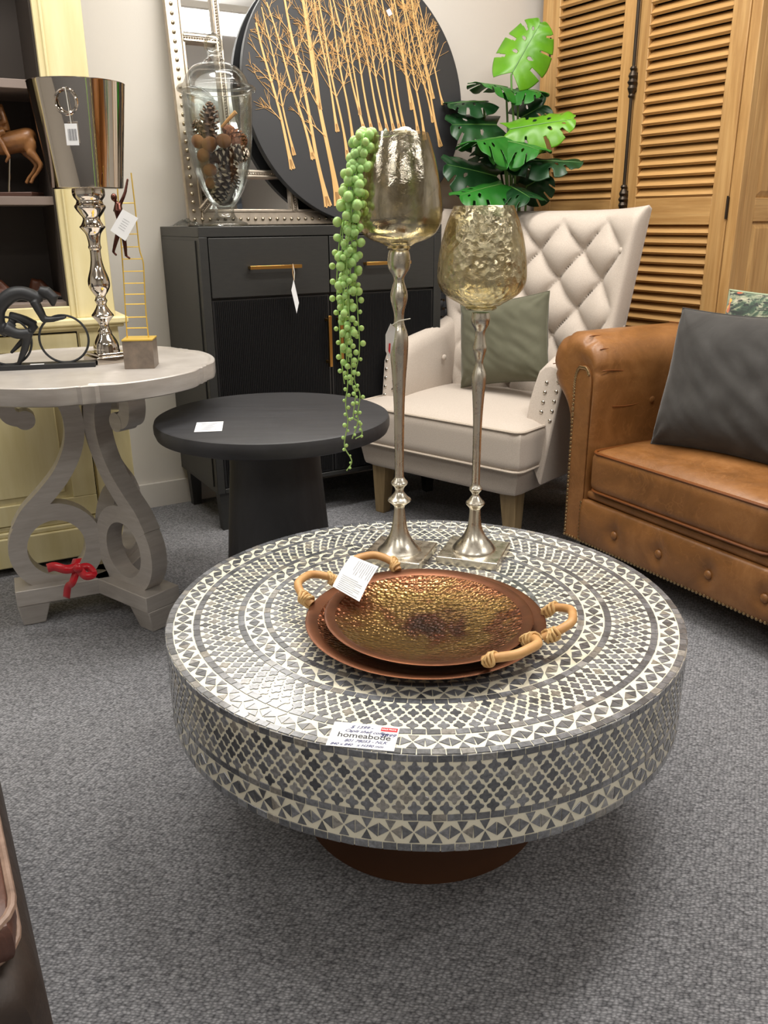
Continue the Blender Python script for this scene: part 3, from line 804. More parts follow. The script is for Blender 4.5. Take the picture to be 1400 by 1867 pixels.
def artpx(px, py):
    """photograph pixel -> position on the disc"""
    d = CF + CR*((px-700)/CAM_F) + CU*(-(py-933.5)/CAM_F); o0 = Vector((0, 0, CAM_H))
    nrm = ar_m.to_3x3() @ Vector((0, 0, 1)); p0 = ar_m.translation
    t = (p0-o0).dot(nrm)/d.dot(nrm); q = ar_m.inverted() @ (o0+d*t); return q.x, q.y
ar_m = (Matrix.Translation(ao) @ Matrix.Rotation(TH, 4, 'Z') @ Matrix.Rotation(R_(-7.0), 4, 'X')) @ MX
# trunks: foot pixel, width there (m), a pixel on the upper trunk
trunks = [((520, 333), .020, (446, 60)), ((533, 308), .017, (470, 60)), ((536, 283), .011, (492, 75)), ((571, 290), .016, (520, 120)), ((598, 376), .024, (545, 120)), ((617, 375), .028, (553, 10)), ((615, 240), .013, (578, 40)),
          ((634, 290), .014, (590, 60)), ((644, 262), .013, (608, 50)), ((664, 240), .013, (618, 40)), ((678, 240), .012, (640, 30)), ((694, 238), .012, (652, 30)), ((706, 240), .011, (668, 40)), ((718, 240), .012, (676, 20)),
          ((729, 240), .012, (690, 30)), ((737, 238), .012, (700, 20)), ((762, 244), .013, (725, 40)), ((774, 255), .013, (740, 50)), ((789, 223), .011, (748, 60)), ((803, 267), .015, (765, 80)), ((807, 191), .010, (780, 80)), ((656, 210), .010, (630, 20)), ((750, 200), .010, (715, 20)), ((584, 200), .010, (560, 30)), ((790, 180), .009, (760, 40))]
for (fx, fw, tx) in trunks:
    x0, y0 = artpx(*fx); x1, y1 = artpx(*tx)
    mb = MB(); an = math.atan2(y1-y0, x1-x0)
    pts, ws = [], []; n = 26; st = math.hypot(x1-x0, y1-y0)/14
    x, y = x0, y0
    wig = ra.uniform(0, 6)
    while len(pts) < 60 and inside(x, y):
        i = len(pts); t = i/30
        pts.append((x, y)); ws.append(fw*(.56+.74*math.exp(-i*.8))*max(.16, 1-t*.72)*(1.0))
        an2 = an+.05*math.sin(i*.5+wig)
        x += math.cos(an2)*st; y += math.sin(an2)*st
    if len(pts) < 3: continue
    # flared foot with a notch
    strip(mb, pts, ws)
    strip(mb, [(x0-math.cos(an)*fw*.18-math.sin(an)*fw*.3, y0-math.sin(an)*fw*.18+math.cos(an)*fw*.3), pts[1]], [fw*.2, fw*.5])
    strip(mb, [(x0-math.cos(an)*fw*.1+math.sin(an)*fw*.3, y0-math.sin(an)*fw*.1-math.cos(an)*fw*.3), pts[1]], [fw*.2, fw*.5])
    start = max(5, int(len(pts)*.34))
    for i in range(start, len(pts)-1, 2):
        for s in (-1, 1):
            if ra.random() < .62:
                branch(mb, pts[i][0], pts[i][1], an+s*ra.uniform(.42, .7), ra.uniform(.06, .13)*(1.15-.5*i/len(pts)), max(.0012, ws[i]*.30), 2 if ra.random() < .55 else 1)
    mb.build('tree_inlay', MT['art_gold'], ar, False)
qx, qy = artpx(709, 23)
MB().b2(qx-.009, qx+.009, qy-.010, qy+.010, .0024, .003, M=MX @ Matrix.Translation((qx, qy, 0)) @ Matrix.Rotation(.5, 4, 'Z') @ Matrix.Translation((-qx, -qy, 0))).build('sticker', MT['white_card'], ar, False, label='small white sticker')

# ------------------------------------------------------------------ apothecary jar with pine cones and walnuts
def thin_glass(name, tint=(.97, .985, .975), gain=1.0):
    t = NT(name)
    tr = t.n.new('ShaderNodeBsdfTransparent'); tr.inputs[0].default_value = c4(tint)
    gl = t.n.new('ShaderNodeBsdfGlossy'); gl.inputs['Roughness'].default_value = .10
    lw = t.n.new('ShaderNodeLayerWeight'); lw.inputs['Blend'].default_value = .32
    fac = t.math('MINIMUM', t.math('ADD', t.math('MULTIPLY', lw.outputs['Fresnel'], .62*gain), .03), 1.0)
    mx = t.n.new('ShaderNodeMixShader'); t.l(fac, mx.inputs[0]); t.l(tr.outputs[0], mx.inputs[1]); t.l(gl.outputs[0], mx.inputs[2])
    t.l(mx.outputs[0], t.out.inputs[0]); t.n.remove(t.p)
    return t.m
MT['glass'] = thin_glass('clear_glass')
jo = SBO + U30*.152 + N30*(-.40+.225) + Vector((0, 0, SB1))
jr = thing('glass_jar', 'clear glass apothecary jar with domed lid on the black sideboard', 'jar', jo)
k_ = .00178
body = [(0, 0), (.070, .0), (.075, .004), (.070, .011), (.052, .018), (.036, .030), (.031, .048), (.037, .064), (.052, .085), (.070, .118), (.086, .165), (.098, .225), (.104, .290), (.107, .350), (.108, .385), (.1085, .397)]
m = MB(); m.lathe(smooth_prof(body, 3), 56, cap=False); m.build('vessel', MT['glass'], jr, angle=80)
inner = [(0, .058), (.022, .060), (.040, .075), (.060, .108), (.080, .160), (.094, .225), (.100, .290), (.103, .350), (.104, .394)]
m = MB(); m.lathe(smooth_prof(inner, 3), 56, cap=False); m.build('inner_wall', MT['glass'], jr, angle=80)
lid = [(.103, .386), (.104, .398), (.118, .397), (.122, .404), (.117, .412), (.103, .418), (.098, .426), (.092, .440), (.082, .454), (.068, .466), (.050, .473), (.036, .477), (.031, .484), (.024, .490), (.019, .496), (.021, .503), (.028, .514), (.030, .526), (.026, .541), (.016, .555), (0, .563)]
m = MB(); m.lathe(smooth_prof(lid, 3), 56, cap=False); m.build('lid', MT['glass'], jr, angle=80)
MT['cone'] = plain('pine_cone_brown', srgb(84, 58, 44), .7, var=(srgb(58, 40, 32), 60))
MT['cone_frost'] = plain('frosted_cone_tip', srgb(206, 192, 172), .7)
MT['cone_red'] = plain('reddish_pine_cone', srgb(132, 80, 50), .65, var=(srgb(100, 58, 38), 60))
MT['cone_dark'] = plain('dark_cone_scale', srgb(58, 38, 28), .7)
MT['cone_tip'] = plain('cone_tip', srgb(128, 100, 80), .7)
MT['cone_red_tip'] = plain('reddish_cone_tip', srgb(164, 106, 72), .65)
MT['walnut'] = plain('walnut_shell', srgb(176, 122, 74), .6, var=(srgb(142, 92, 54), 70), bump=(120, .5, .004))
def cone_mesh(name, mat, tip, L, Rm, n, flare):
    m = MB(); m.tube([(0, 0, L*t) for t in (0, .2, .5, .8, 1)], [Rm*.3, Rm*.55, Rm*.5, Rm*.3, Rm*.06], 8)
    nc = len(m.f)
    for i in range(n):
        t = (i+.5)/n; a = i*2.39996; r = Rm*math.sin(PI*(.16+.80*t))**.8
        z = L*(t*.96); s = Rm*(.62-.28*t)
        Mx = Matrix.Translation((0, 0, z)) @ Matrix.Rotation(a, 4, 'Z') @ Matrix.Rotation(-R_(flare+20*t), 4, 'Y')
        m.add([(r*.3, -s*.2, 0), (r*.3, s*.2, 0), (r*.85, s*.5, .001), (r*1.02, 0, s*.16), (r*.85, -s*.5, .001), (r*.95, 0, -s*.14), (r*.8, 0, s*.22)],
              [(0, 4, 6), (0, 6, 1), (1, 6, 2), (2, 6, 3), (3, 6, 4), (0, 1, 2, 5), (0, 5, 4), (5, 2, 3), (5, 3, 4)], Mx)
    me = m.mesh(name, mat, False); me.materials.append(tip)
    for p_ in me.polygons:
        k = p_.index-nc
        if k >= 0 and k % 9 in (3, 4, 7, 8): p_.material_index = 1
    return me
cmA = cone_mesh('pine_cone', MT['cone'], MT['cone_tip'], .085, .032, 52, 14); cmB = cone_mesh('pine_cone', MT['cone_dark'], MT['cone_frost'], .080, .035, 56, 28); cmC = cone_mesh('pine_cone', MT['cone_red'], MT['cone_red_tip'], .066, .032, 56, 38)
def jpt(px, py, dy): return at(px, py, jo.y+dy)
GJ = 'pine cones inside the glass jar'
cones = [(cmA, (378, 262), (383, 186), -.005, 'dark upright pine cone at the top of the jar filling'), (cmA, (395, 262), (352, 222), .035, 'dark pine cone at upper left inside the jar'), (cmC, (408, 232), (446, 262), .03, 'pale pine cone with a stub of twig in the jar'),
         (cmC, (428, 252), (444, 292), .0, 'reddish pine cone against right side of the jar'), (cmB, (386, 288), (452, 278), -.045, 'frosted white pine cone lying across the middle of the jar'), (cmB, (412, 300), (398, 368), -.02, 'large brown pine cone pointing down at the bottom of the jar'), (cmA, (424, 300), (414, 346), .015, 'brown pine cone at lower right inside the jar'), (cmA, (420, 300), (392, 340), .045, 'brown pine cone behind the others low in the jar')]
for (me, a, b, dy, lb) in cones:
    A, B = jpt(a[0], a[1], dy), jpt(b[0], b[1], dy*.6)
    o = link('pine_cone', me); d = (B-A)
    q = d.to_track_quat('Z', 'Y'); L0 = .085 if me is cmA else (.080 if me is cmB else .066)
    s = d.length/L0; s = max(.8, min(1.5, s))
    o.matrix_basis = Matrix.Translation(A) @ q.to_matrix().to_4x4() @ Matrix.Diagonal((min(1.15, s*1.0), min(1.15, s*1.0), s, 1))
    tag(o, lb, 'pine cone', GJ)
tw = thing('twig', 'short pale twig stub sticking up among the pine cones', 'twig', jpt(408, 228, .0))
MB().tube([jpt(404, 232, 0), jpt(418, 216, -.01), jpt(430, 204, -.015)], [.005, .006, .007], 8).build('stub', MT['rattan'], tw, world=True)
wm = MB(); wm.ball((0, 0, 0), 1, 20, 14)
for i, p in enumerate(wm.v):
    wm.v[i] = p*(1+.05*noise.noise(p*2.5)-.07*math.exp(-(p.x/.10)**2))
wme = wm.mesh('walnut', MT['walnut'], True, 180)
GN = 'walnuts inside the glass jar'
for (x, y, dy, r, lb) in ((361, 258, -.035, .021, 'walnut touching the left wall of the jar, highest one'), (382, 263, -.055, .023, 'walnut in the middle of the top row of walnuts'), (408, 257, -.060, .0225, 'walnut beside the frosted cone, right end of the top row'), (371, 283, -.055, .0205, 'walnut below the top row at the left'), (383, 310, -.044, .0205, 'walnut with a clear seam, second lowest at the left'), (384, 333, -.026, .018, 'lowest walnut near the narrow end of the jar')):
    o = link('walnut', wme); o.location = jpt(x, y, dy); o.scale = (r*.95, r*.95, r*1.08); o.rotation_euler = (rp.uniform(0, 3), rp.uniform(0, 3), rp.uniform(0, 3))
    tag(o, lb, 'walnut', GN)
# ------------------------------------------------------------------ grey scroll side table
def pewter():
    t = NT('pewter_grey_paint'); n = t.noise(t.map((3, 3, 60)), 1.0, 5, .6); n2 = t.noise(t.map((14, 14, 90)), 1.0, 4, .6)
    t.set(col=t.ramp(n2.outputs[0], [(.3, srgb(176, 169, 162)), (.7, srgb(192, 186, 180))]), rough=.38, metal=.25, nrm=t.bump(n2.outputs[0], .12, .001)); return t.m
MT['pewter'] = pewter()
GT = Vector((-.755, 2.112, 0)); GZ = .662
gt = thing('side_table', 'grey scalloped side table with three scrolled legs', 'table', GT)
N = 216
def scal(a):
    u = (a*6/(2*PI)+.15) % 1.0          # six shallow lobes with a little bracket between them
    s = abs(u-.5)*2
    return 1.0-.05*max(0, (s-.62)/.38)**1.2 + (.022 if s > .9 else 0)
def ring_pts(r, z): return [(r*scal(2*PI*k/N)*math.cos(2*PI*k/N), r*scal(2*PI*k/N)*math.sin(2*PI*k/N), z) for k in range(N)]
GRr = .328
rows = [(.02, GZ-.040), (GRr-.012, GZ-.040), (GRr-.002, GZ-.036), (GRr, GZ-.028), (GRr, GZ+.002), (GRr-.002, GZ+.004), (GRr-.010, GZ+.004), (GRr-.016, GZ), (GRr-.022, GZ-.002), (.02, GZ-.002)]
m = MB(); vs = []; fs = []
for r, z in rows: vs += ring_pts(r, z)
for i in range(len(rows)-1):
    for k in range(N): fs.append((i*N+k, i*N+(k+1) % N, (i+1)*N+(k+1) % N, (i+1)*N+k))
fs.append(tuple(reversed(range(N)))); fs.append(tuple((len(rows)-1)*N+k for k in range(N)))
m.add(vs, fs); m.build('table_top', MT['pewter'], gt, angle=30)
def scroll_leg():
    m = MB(); w = .024
    ctrl = [(.146, .545), (.158, .543), (.184, .556), (.192, .594), (.172, .614), (.128, .621), (.080, .612), (.048, .572), (.038, .515), (.050, .455), (.082, .395), (.126, .345), (.174, .300), (.205, .258)]
    th_ = [.012, .018, .020, .019, .014, .012, .018, .023, .024, .023, .022, .022, .021, .018]
    pts = catmull([(x, z, 0) for x, z in ctrl], 6); ths = []
    for i in range(len(ctrl)-1):
        for j in range(6): ths.append(lerp(th_[i], th_[i+1], j/6))
    ths.append(th_[-1])
    def ribbon(pts, ths, closed=False, w=w):
        n = len(pts); q = []
        for i in range(n):
            a = pts[(i-1) % n] if closed or i else pts[0]; b = pts[(i+1) % n] if closed or i < n-1 else pts[-1]
            t = (b-a).normalized(); nn = Vector((-t.y, t.x, 0))
            q.append((pts[i]+nn*ths[i], pts[i]-nn*ths[i]))
        vs = []; fs = []
        for (a, b) in q: vs += [(a.x, -w, a.y), (b.x, -w, b.y), (b.x, w, b.y), (a.x, w, a.y)]
        for i in range(n if closed else n-1):
            j = (i+1) % n
            for k in range(4): fs.append((i*4+k, i*4+(k+1) % 4, j*4+(k+1) % 4, j*4+k))
        if not closed: fs += [(3, 2, 1, 0), ((n-1)*4, (n-1)*4+1, (n-1)*4+2, (n-1)*4+3)]
        m.add(vs, fs)
    ribbon(pts, ths)
    m.tube([(.150, -w-.0006, .541), (.150, w+.0006, .541)], .024, 20)
    circ = [Vector((.120+.094*math.cos(2*PI*k/40), .199+.098*math.sin(2*PI*k/40), 0)) for k in range(40)]
    ribbon(circ, [.0225]*40, True, .0236)
    return m.mesh('scroll_leg', MT['pewter'], True, 35)
lme = scroll_leg()
for a in (204, 322, 84): link('scroll_leg', lme, gt, rot=(0, 0, R_(a)))
for a in (204, 322, 84):
    MB().b2(.0, .235, -.052, .052, .062, .105).build('base_arm', MT['pewter'], gt, bevel=.002).rotation_euler = (0, 0, R_(a))
    f = MB(); f.frustum((.20, 0, 0), .055, .07, (.195, 0, .062), .08, .098); f.build('foot', MT['pewter'], gt, bevel=.003).rotation_euler = (0, 0, R_(a))
# red ribbon
MT['red_ribbon'] = plain('red_satin_ribbon', srgb(176, 10, 28), .22, sheen=.2)
rb = thing('ribbon', 'red satin ribbon tied to the grey table leg ring', 'ribbon', GT+Vector((-.10, -.05, .12)))
def rib(pix, Y, wd):
    pts = catmull([at(x, y, Y+d) for x, y, d in pix], 6); m = MB(); vs = []
    for i, p in enumerate(pts):
        a = pts[max(0, i-1)]; b = pts[min(len(pts)-1, i+1)]; t = (b-a).normalized(); nn = t.cross(Vector((0, -1, .3))).normalized()
        vs += [p+nn*wd/2, p-nn*wd/2]
    m.add(vs, [(2*i, 2*i+1, 2*i+3, 2*i+2) for i in range(len(pts)-1)]); m.build('ribbon_tail', MT['red_ribbon'], rb, True, solid=.0006, world=True)
rib([(140, 1035, 0), (120, 1038, -.01), (100, 1033, -.005), (86, 1036, 0)], 1.90, .022)
rib([(140, 1040, 0), (132, 1062, -.01), (124, 1070, 0), (121, 1090, .005)], 1.90, .018)
rib([(143, 1036, 0), (156, 1050, -.012), (170, 1046, -.005), (160, 1034, .006), (144, 1036, 0)], 1.90, .020)
rib([(141, 1018, .02), (138, 1030, 0), (146, 1040, 0)], 1.90, .022)
MB().ball(at(142, 1036, 1.895), (.012, .008, .011), 10, 7).build('knot', MT['red_ribbon'], rb, world=True)

# ------------------------------------------------------------------ things on the grey table
MT['chrome'] = plain('polished_silver', srgb(206, 198, 188), .04, 1.0)
vx, vy = -.712, 2.185
vz = thing('silver_urn', 'tall polished silver bucket vase on a turned stem', 'vase', (vx, vy, GZ-.002))
k2 = 1.0/(3.59*742)
def zz(yz): return (1783-yz)*k2*1.0
st = [(1735, 88), (1722, 90), (1700, 86), (1680, 85), (1650, 78), (1620, 62), (1600, 50), (1588, 46), (1578, 46), (1566, 38), (1545, 33), (1520, 36), (1495, 55), (1472, 73), (1450, 58), (1425, 42), (1405, 32), (1392, 33), (1375, 41), (1358, 34), (1342, 34), (1320, 50), (1290, 66), (1262, 71), (1225, 66), (1170, 48), (1110, 36), (1052, 34), (1040, 40), (1028, 42), (1015, 38), (985, 40), (945, 50), (915, 74), (903, 82), (890, 70), (862, 56), (845, 56), (820, 75), (790, 95), (775, 98), (760, 86), (742, 82), (728, 92), (708, 102), (685, 103), (672, 101)]
m = MB(); m.lathe(smooth_prof([(hp*k2, zz(y)) for y, hp in st], 3), 48); m.build('stem', MT['chrome'], vz)
m = MB(); m.b2(-.046, .046, -.046, .046, 0, .018); m.b2(-.040, .040, -.040, .040, .018, .026); m.build('foot_block', MT['chrome'], vz, bevel=.002).rotation_euler = (0, 0, R_(40))
zt0, zt1 = zz(672), zz(58)
m = MB(); m.lathe([(0, zt0), (.080, zt0), (.083, zt0+.002), (.1095, zt1-.002), (.1105, zt1), (.1085, zt1), (.107, zt1-.004), (.081, zt0+.006), (0, zt0+.005)], 72); m.build('bucket', MT['chrome'], vz)
rz_ = zz(195); ry = -.104
rg = MB(); cir = [Vector((.008+.024*math.cos(2*PI*k/32), ry-.004, rz_+.025*math.sin(2*PI*k/32))) for k in range(32)]
rg.tube(cir, .0036, 8, closed=True); rg.build('ring_handle', MT['chrome'], vz)
MB().b2(-.012, .026, ry+.000, ry+.008, rz_+.022, rz_+.034).build('ring_mount', MT['chrome'], vz, bevel=.002)
pt = thing('price_tag', 'white barcode tag hanging from the silver urn ring', 'price tag', (vx+.012, vy+ry-.007, GZ+rz_))
MB().tube([(-.001, 0, .026), (.001, -.001, 0), (.003, 0, -.048)], .0008, 5).build('string', MT['string'], pt)
cdm = MB().b2(-.012, .016, -.001, -.0004, -.092, -.047).build('card', MT['white_card'], pt, False)
bc = MB()
for k in range(9): bc.b2(-.006+k*.0022, -.006+k*.0022+(.0012 if k % 3 else .0006), -.0014, -.0011, -.082, -.058)
bc.build('barcode', MT['ink'], pt, False)
# ladder climber
CBx, CBy = -.600, 2.098
lc = thing('ladder_sculpture', 'small bronze figure climbing a gold wire ladder on a block', 'sculpture', (CBx, CBy, GZ-.002), R_(6))
MT['block'] = plain('aged_concrete_block', srgb(140, 126, 112), .4, .35, var=(srgb(108, 98, 90), 28))
MT['gold'] = plain('gold_wire', srgb(218, 184, 84), .45, .55)
MT['bronze'] = plain('dark_bronze', srgb(92, 58, 50), .25, .9)
MB().b2(-.036, .036, -.036, .036, 0, .068).build('block', MT['block'], lc, bevel=.001)
MB().b2(-.037, .037, -.037, .037, .068, .071).build('top_plate', MT['gold'], lc)
ks = 1.0/(3.59*748)
def L(x, y, d=0): return Vector(((x-678+(1592-y)*.085)*ks, d, .071+(1592-y)*ks))
MB().tube(catmull([L(600, 1592), L(592, 1400), L(585, 1200), L(575, 1000), L(568, 860), L(560, 670)], 4), .0016, 6).build('rail', MT['gold'], lc)
MB().tube(catmull([L(738, 1592), L(722, 1400), L(715, 1200), L(710, 1110), L(690, 1040), L(680, 950), L(665, 770), L(645, 578)], 4), .0016, 6).build('rail', MT['gold'], lc)
for y, a, b in ((1528, 597, 735), (1458, 594, 730), (1375, 591, 724), (1312, 589, 720), (1243, 586, 717), (1168, 583, 714), (1092, 579, 706), (1018, 575, 688), (940, 572, 680), (850, 567, 672), (755, 563, 664)):
    MB().tube([L(a, y), L(b, y)], .0014, 6).build('rung', MT['gold'], lc)
fg = MB(); d = -.014
fg.tube([L(568, 760, d), L(572, 800, d-.004), L(578, 850, d), L(582, 900, d)], [.008, .0105, .0085, .008], 10)
fg.ball(L(546, 722, d-.004), (.0075, .008, .0095), 10, 8); fg.tube([L(556, 745, d), L(564, 765, d)], .004, 8)
fg.tube([L(580, 765, d), L(602, 720, d), L(612, 690, d+.004), L(626, 612, d+.010)], [.0048, .0042, .0038, .0028], 8)
fg.tube([L(556, 770, d), L(545, 800, d), L(570, 812, d+.006)], [.0045, .004, .0032], 8)
fg.tube([L(574, 895, d), L(560, 955, d-.003), L(545, 1000, d), L(530, 1048, d+.004), L(552, 1068, d+.002)], [.007, .006, .0048, .0036, .003], 8)
fg.tube([L(590, 895, d), L(600, 960, d-.002), L(606, 1010, d), L(608, 1072, d+.006), L(634, 1088, d+.004)], [.007, .006, .0048, .0036, .003], 8)
fg.build('climber', MT['bronze'], lc, remesh=.0016)
lt = thing('price_tag', 'white square price tag hung on the ladder climber', 'price tag', lc.location+Vector((.0, -.03, .25)))
Mq = Matrix.Translation(lc.location) @ Matrix.Rotation(R_(6), 4, 'Z')
c = [Mq @ L(603, 792, -.03), Mq @ L(698, 845, -.032), Mq @ L(618, 980, -.034), Mq @ L(526, 916, -.032)]
MB().add(c, [(0, 1, 2, 3)]).build('card', MT['white_card'], lt, False, solid=.0006, world=True)
pr = MB()
for k in range(5):
    t = .3+.1*k; a = c[0].lerp(c[3], t); b = c[1].lerp(c[2], t); s = a.lerp(b, .3); e = a.lerp(b, .7); u = (c[3]-c[0]).normalized()*.0006; o_ = Vector((0, -.0007, 0))
    pr.add([s+o_, e+o_, e+u+o_, s+u+o_], [(0, 1, 2, 3)])
pr.build('fine_print', MT['ink'], lt, False, world=True)
# cyclist
MT['matte_black'] = plain('matte_black_iron', srgb(44, 45, 47), .5, .3)
cy = thing('cyclist_sculpture', 'matte black abstract cyclist sculpture on a bar base', 'sculpture', (-.721, 2.118, GZ-.002), R_(13))
kx = .00139
def C(px, py, d=0): return Vector(((px-172)*kx, d, .012+(660-py)*kx))
MB().b2(-.262, 0, -.022, .022, 0, .012).build('base', MT['matte_black'], cy, bevel=.001)
for (cx, cyy) in ((123, 620), (27, 622)):
    c0 = C(cx, cyy); R0 = .0575
    MB().tube([Vector((c0.x+R0*math.cos(2*PI*k/48), 0, .0115+R0+R0*math.sin(2*PI*k/48))) for k in range(48)], .0028, 8, closed=True).build('wheel', MT['matte_black'], cy)
fg = MB()
fg.tube(catmull([C(32, 606), C(20, 592), C(22, 566), C(40, 545), C(62, 538), C(84, 546), C(90, 556)], 5), [.013, .013, .0135, .014, .014, .0145, .015, .0155, .016, .016, .016, .0165, .017, .0175, .018, .018, .018, .018, .0175, .017, .0165, .0165, .0165, .0165, .0165, .016, .015, .014, .013, .012, .011], 14)
fg.tube([C(84, 548), C(98, 543)], [.008, .008], 10)
fg.tube([C(92, 534), C(104, 538), C(114, 548), C(112, 562)], [.010, .0155, .0145, .004], 14)
for s in (-1, 1):
    fg.tube(catmull([C(82, 552, .010*s), C(90, 572, .012*s), C(94, 584, .010*s)], 4), [.0105, .010, .0095, .009, .0085, .008, .0075, .0075, .0075], 10)
    fg.tube([C(92, 584, .010*s), C(110, 584, .009*s), C(131, 581, .007*s)], [.0075, .0065, .004], 10)
fg.tube(catmull([C(30, 596, -.010), C(48, 606, -.012), C(68, 606, -.010)], 4), [.0145, .0145, .014, .0135, .013, .0125, .012, .0115, .011], 12)
fg.tube([C(67, 604, -.010), C(56, 634, -.008), C(40, 664, -.006)], [.011, .009, .0045], 12)
fg.tube(catmull([C(36, 578, .010), C(58, 584, .012), C(78, 594, .010)], 4), [.013, .013, .0125, .012, .0115, .0115, .011, .0105, .010], 12)
fg.tube([C(77, 593, .010), C(58, 616, .010), C(30, 641, .010)], [.010, .0085, .004], 12)
fg.tube([C(30, 590), C(40, 600)], [.016, .015], 12)
fg.build('rider', MT['matte_black'], cy, remesh=.0022)
MB().b2(-.152, -.120, -.021, -.012, .012, .0128).build('sticker', MT['white_card'], cy, False)
gl = thing('shelf_label', 'narrow white label lying on the front of the grey table', 'label', at(200, 691, 1.86)); gl.location.z = GZ-.0018; gl.rotation_euler = (0, 0, R_(8))
MB().b2(-.048, .048, -.010, .010, 0, .0008).build('strip', MT['white_card'], gl, False)

# ------------------------------------------------------------------ black round table
def blackwood():
    t = NT('black_stained_wood'); n = t.noise(t.map((6, 60, 6), (0, 0, .6)), 1.0, 5, .65, .4)
    t.set(col=t.ramp(n.outputs[0], [(.3, srgb(36, 36, 38)), (.7, srgb(50, 50, 53))]), rough=.52, nrm=t.bump(n.outputs[0], .3, .002)); return t.m
MT['blackwood'] = blackwood()
BT = Vector((-.272, 2.035, 0)); BZ = .55
bt = thing('round_table', 'round black wooden side table on a flared drum pedestal', 'table', BT)
m = MB(); m.lathe([(0, BZ-.043), (.270, BZ-.043), (.283, BZ-.038), (.2875, BZ-.026), (.2878, BZ-.012), (.285, BZ-.003), (.279, BZ), (0, BZ)], 96); m.build('table_top', MT['blackwood'], bt)
m = MB(); m.lathe([(0, 0), (.150, 0), (.143, .06), (.128, .25), (.114, .42), (.110, BZ-.043), (0, BZ-.043)], 72); m.build('pedestal', MT['blackwood'], bt)
m = MB(); m.lathe([(.110, BZ-.0435), (.116, BZ-.0435), (.116, BZ-.047), (.112, BZ-.047)], 72, cap=False); m.build('collar', MT['charcoal'], bt)
bg = thing('price_tag', 'small white printed label lying on the black round table', 'price tag', (-.404, 1.905, BZ+.0006), R_(8))
MB().b2(-.031, .031, -.048, .048, 0, .0006).build('card', MT['white_card'], bg, False)
pr = MB()
for k in range(7): pr.b2(-.020+.003*(k % 2), .018-.005*(k % 3), .030-k*.0105, .0335-k*.0105, .0007, .0008)
pr.build('fine_print', MT['ink'], bg, False)
# ------------------------------------------------------------------ cream bookcase (hutch on a base)
BO = Vector((-.737, 2.517, 0)); BA = R_(27)
bk = thing('bookcase', 'cream painted bookcase hutch with dark shelves on a panelled cupboard', 'bookcase', BO, BA)
BWl = 1.12
cr = MT['cream']
m = MB()
m.b2(-BWl, 0, -.006, .40, .025, .118); m.b2(-BWl, -.008, 0, .40, .118, .134); m.b2(-BWl, -.020, .008, .40, .134, .150)
m.build('plinth', cr, bk, bevel=.004)
for x in (-.03, -BWl+.03):
    for y in (.03, .36): MB().b2(x-.025, x+.025, y-.025, y+.025, 0, .026).build('foot', MT['dark_gap'], bk)
m = MB(); m.b2(-BWl, -.038, .02, .40, .15, .715); m.build('base_cabinet', cr, bk, bevel=.002)
MB().b2(-.15, -.0385, .012, .021, .155, .70).build('corner_stile', cr, bk, bevel=.002)
d1 = MB(); d1.b2(-.60, -.158, .010, .022, .153, .648); d1.build('door', cr, bk, bevel=.002)
p_ = MB()
for (x0, x1, z0, z1) in ((-.60, -.158, .153, .215), (-.60, -.158, .585, .648), (-.225, -.158, .215, .585), (-.60, -.535, .215, .585)): p_.b2(x0, x1, .003, .0105, z0, z1)
p_.build('door_frame', cr, bk, bevel=.002)
MB().b2(-.515, -.245, .004, .0105, .235, .565).build('door_panel', cr, bk, bevel=.004)
d1 = MB(); d1.b2(-BWl+.06, -.606, .010, .022, .153, .648); d1.build('door', cr, bk, bevel=.002)
for (x0, x1) in ((-.60, -.158), (-BWl+.06, -.606)): MB().b2(x0, x1, .008, .022, .656, .700).build('drawer', cr, bk, bevel=.002)
m = MB()
for (x0, x1) in ((-.602, -.154), (-BWl+.058, -.604)): m.b2(x0, x1, .0195, .0205, .150, .704)
m.build('door_gap', MT['dark_gap'], bk, False)
m = MB(); m.b2(-BWl-.01, -.010, -.014, .40, .722, .742); m.b2(-BWl, -.022, -.002, .40, .712, .722); m.build('ledge', cr, bk, bevel=.005)
# hutch
m = MB()
m.b2(-.165, -.042, .012, .034, .742, 1.98); m.b2(-BWl, -BWl+.12, .012, .034, .742, 1.98); m.b2(-BWl, -.042, .012, .034, 1.90, 1.98); m.b2(-BWl+.12, -.165, .012, .034, .742, .775)
m.build('face_frame', cr, bk, bevel=.002)
MB().b2(-.150, -.143, .006, .013, .742, 1.9).build('bead', cr, bk, bevel=.002)
m = MB(); m.b2(-.060, -.042, .034, .33, .742, 1.98); m.b2(-BWl, -BWl+.018, .034, .33, .742, 1.98); m.b2(-BWl, -.042, .034, .33, 1.962, 1.98); m.build('hutch_side', cr, bk)
MB().b2(-BWl+.018, -.060, .318, .33, .742, 1.962).build('back_panel', MT['cab_inside'], bk)
MB().b2(-.1655, -.060, .034, .036, .775, 1.9).build('frame_lining', MT['cab_inside'], bk)
MB().b2(-.170, -.162, .036, .318, .775, 1.9).build('side_lining', MT['cab_inside'], bk)
for z in (.775, 1.058, 1.346): MB().b2(-BWl+.018, -.168, .038, .318, z-.011, z+.011).build('shelf', MT['shelf'], bk, bevel=.001)
MB().b2(-BWl-.02, -.022, -.012, .34, 1.98, 2.03).build('cornice', cr, bk, bevel=.008)
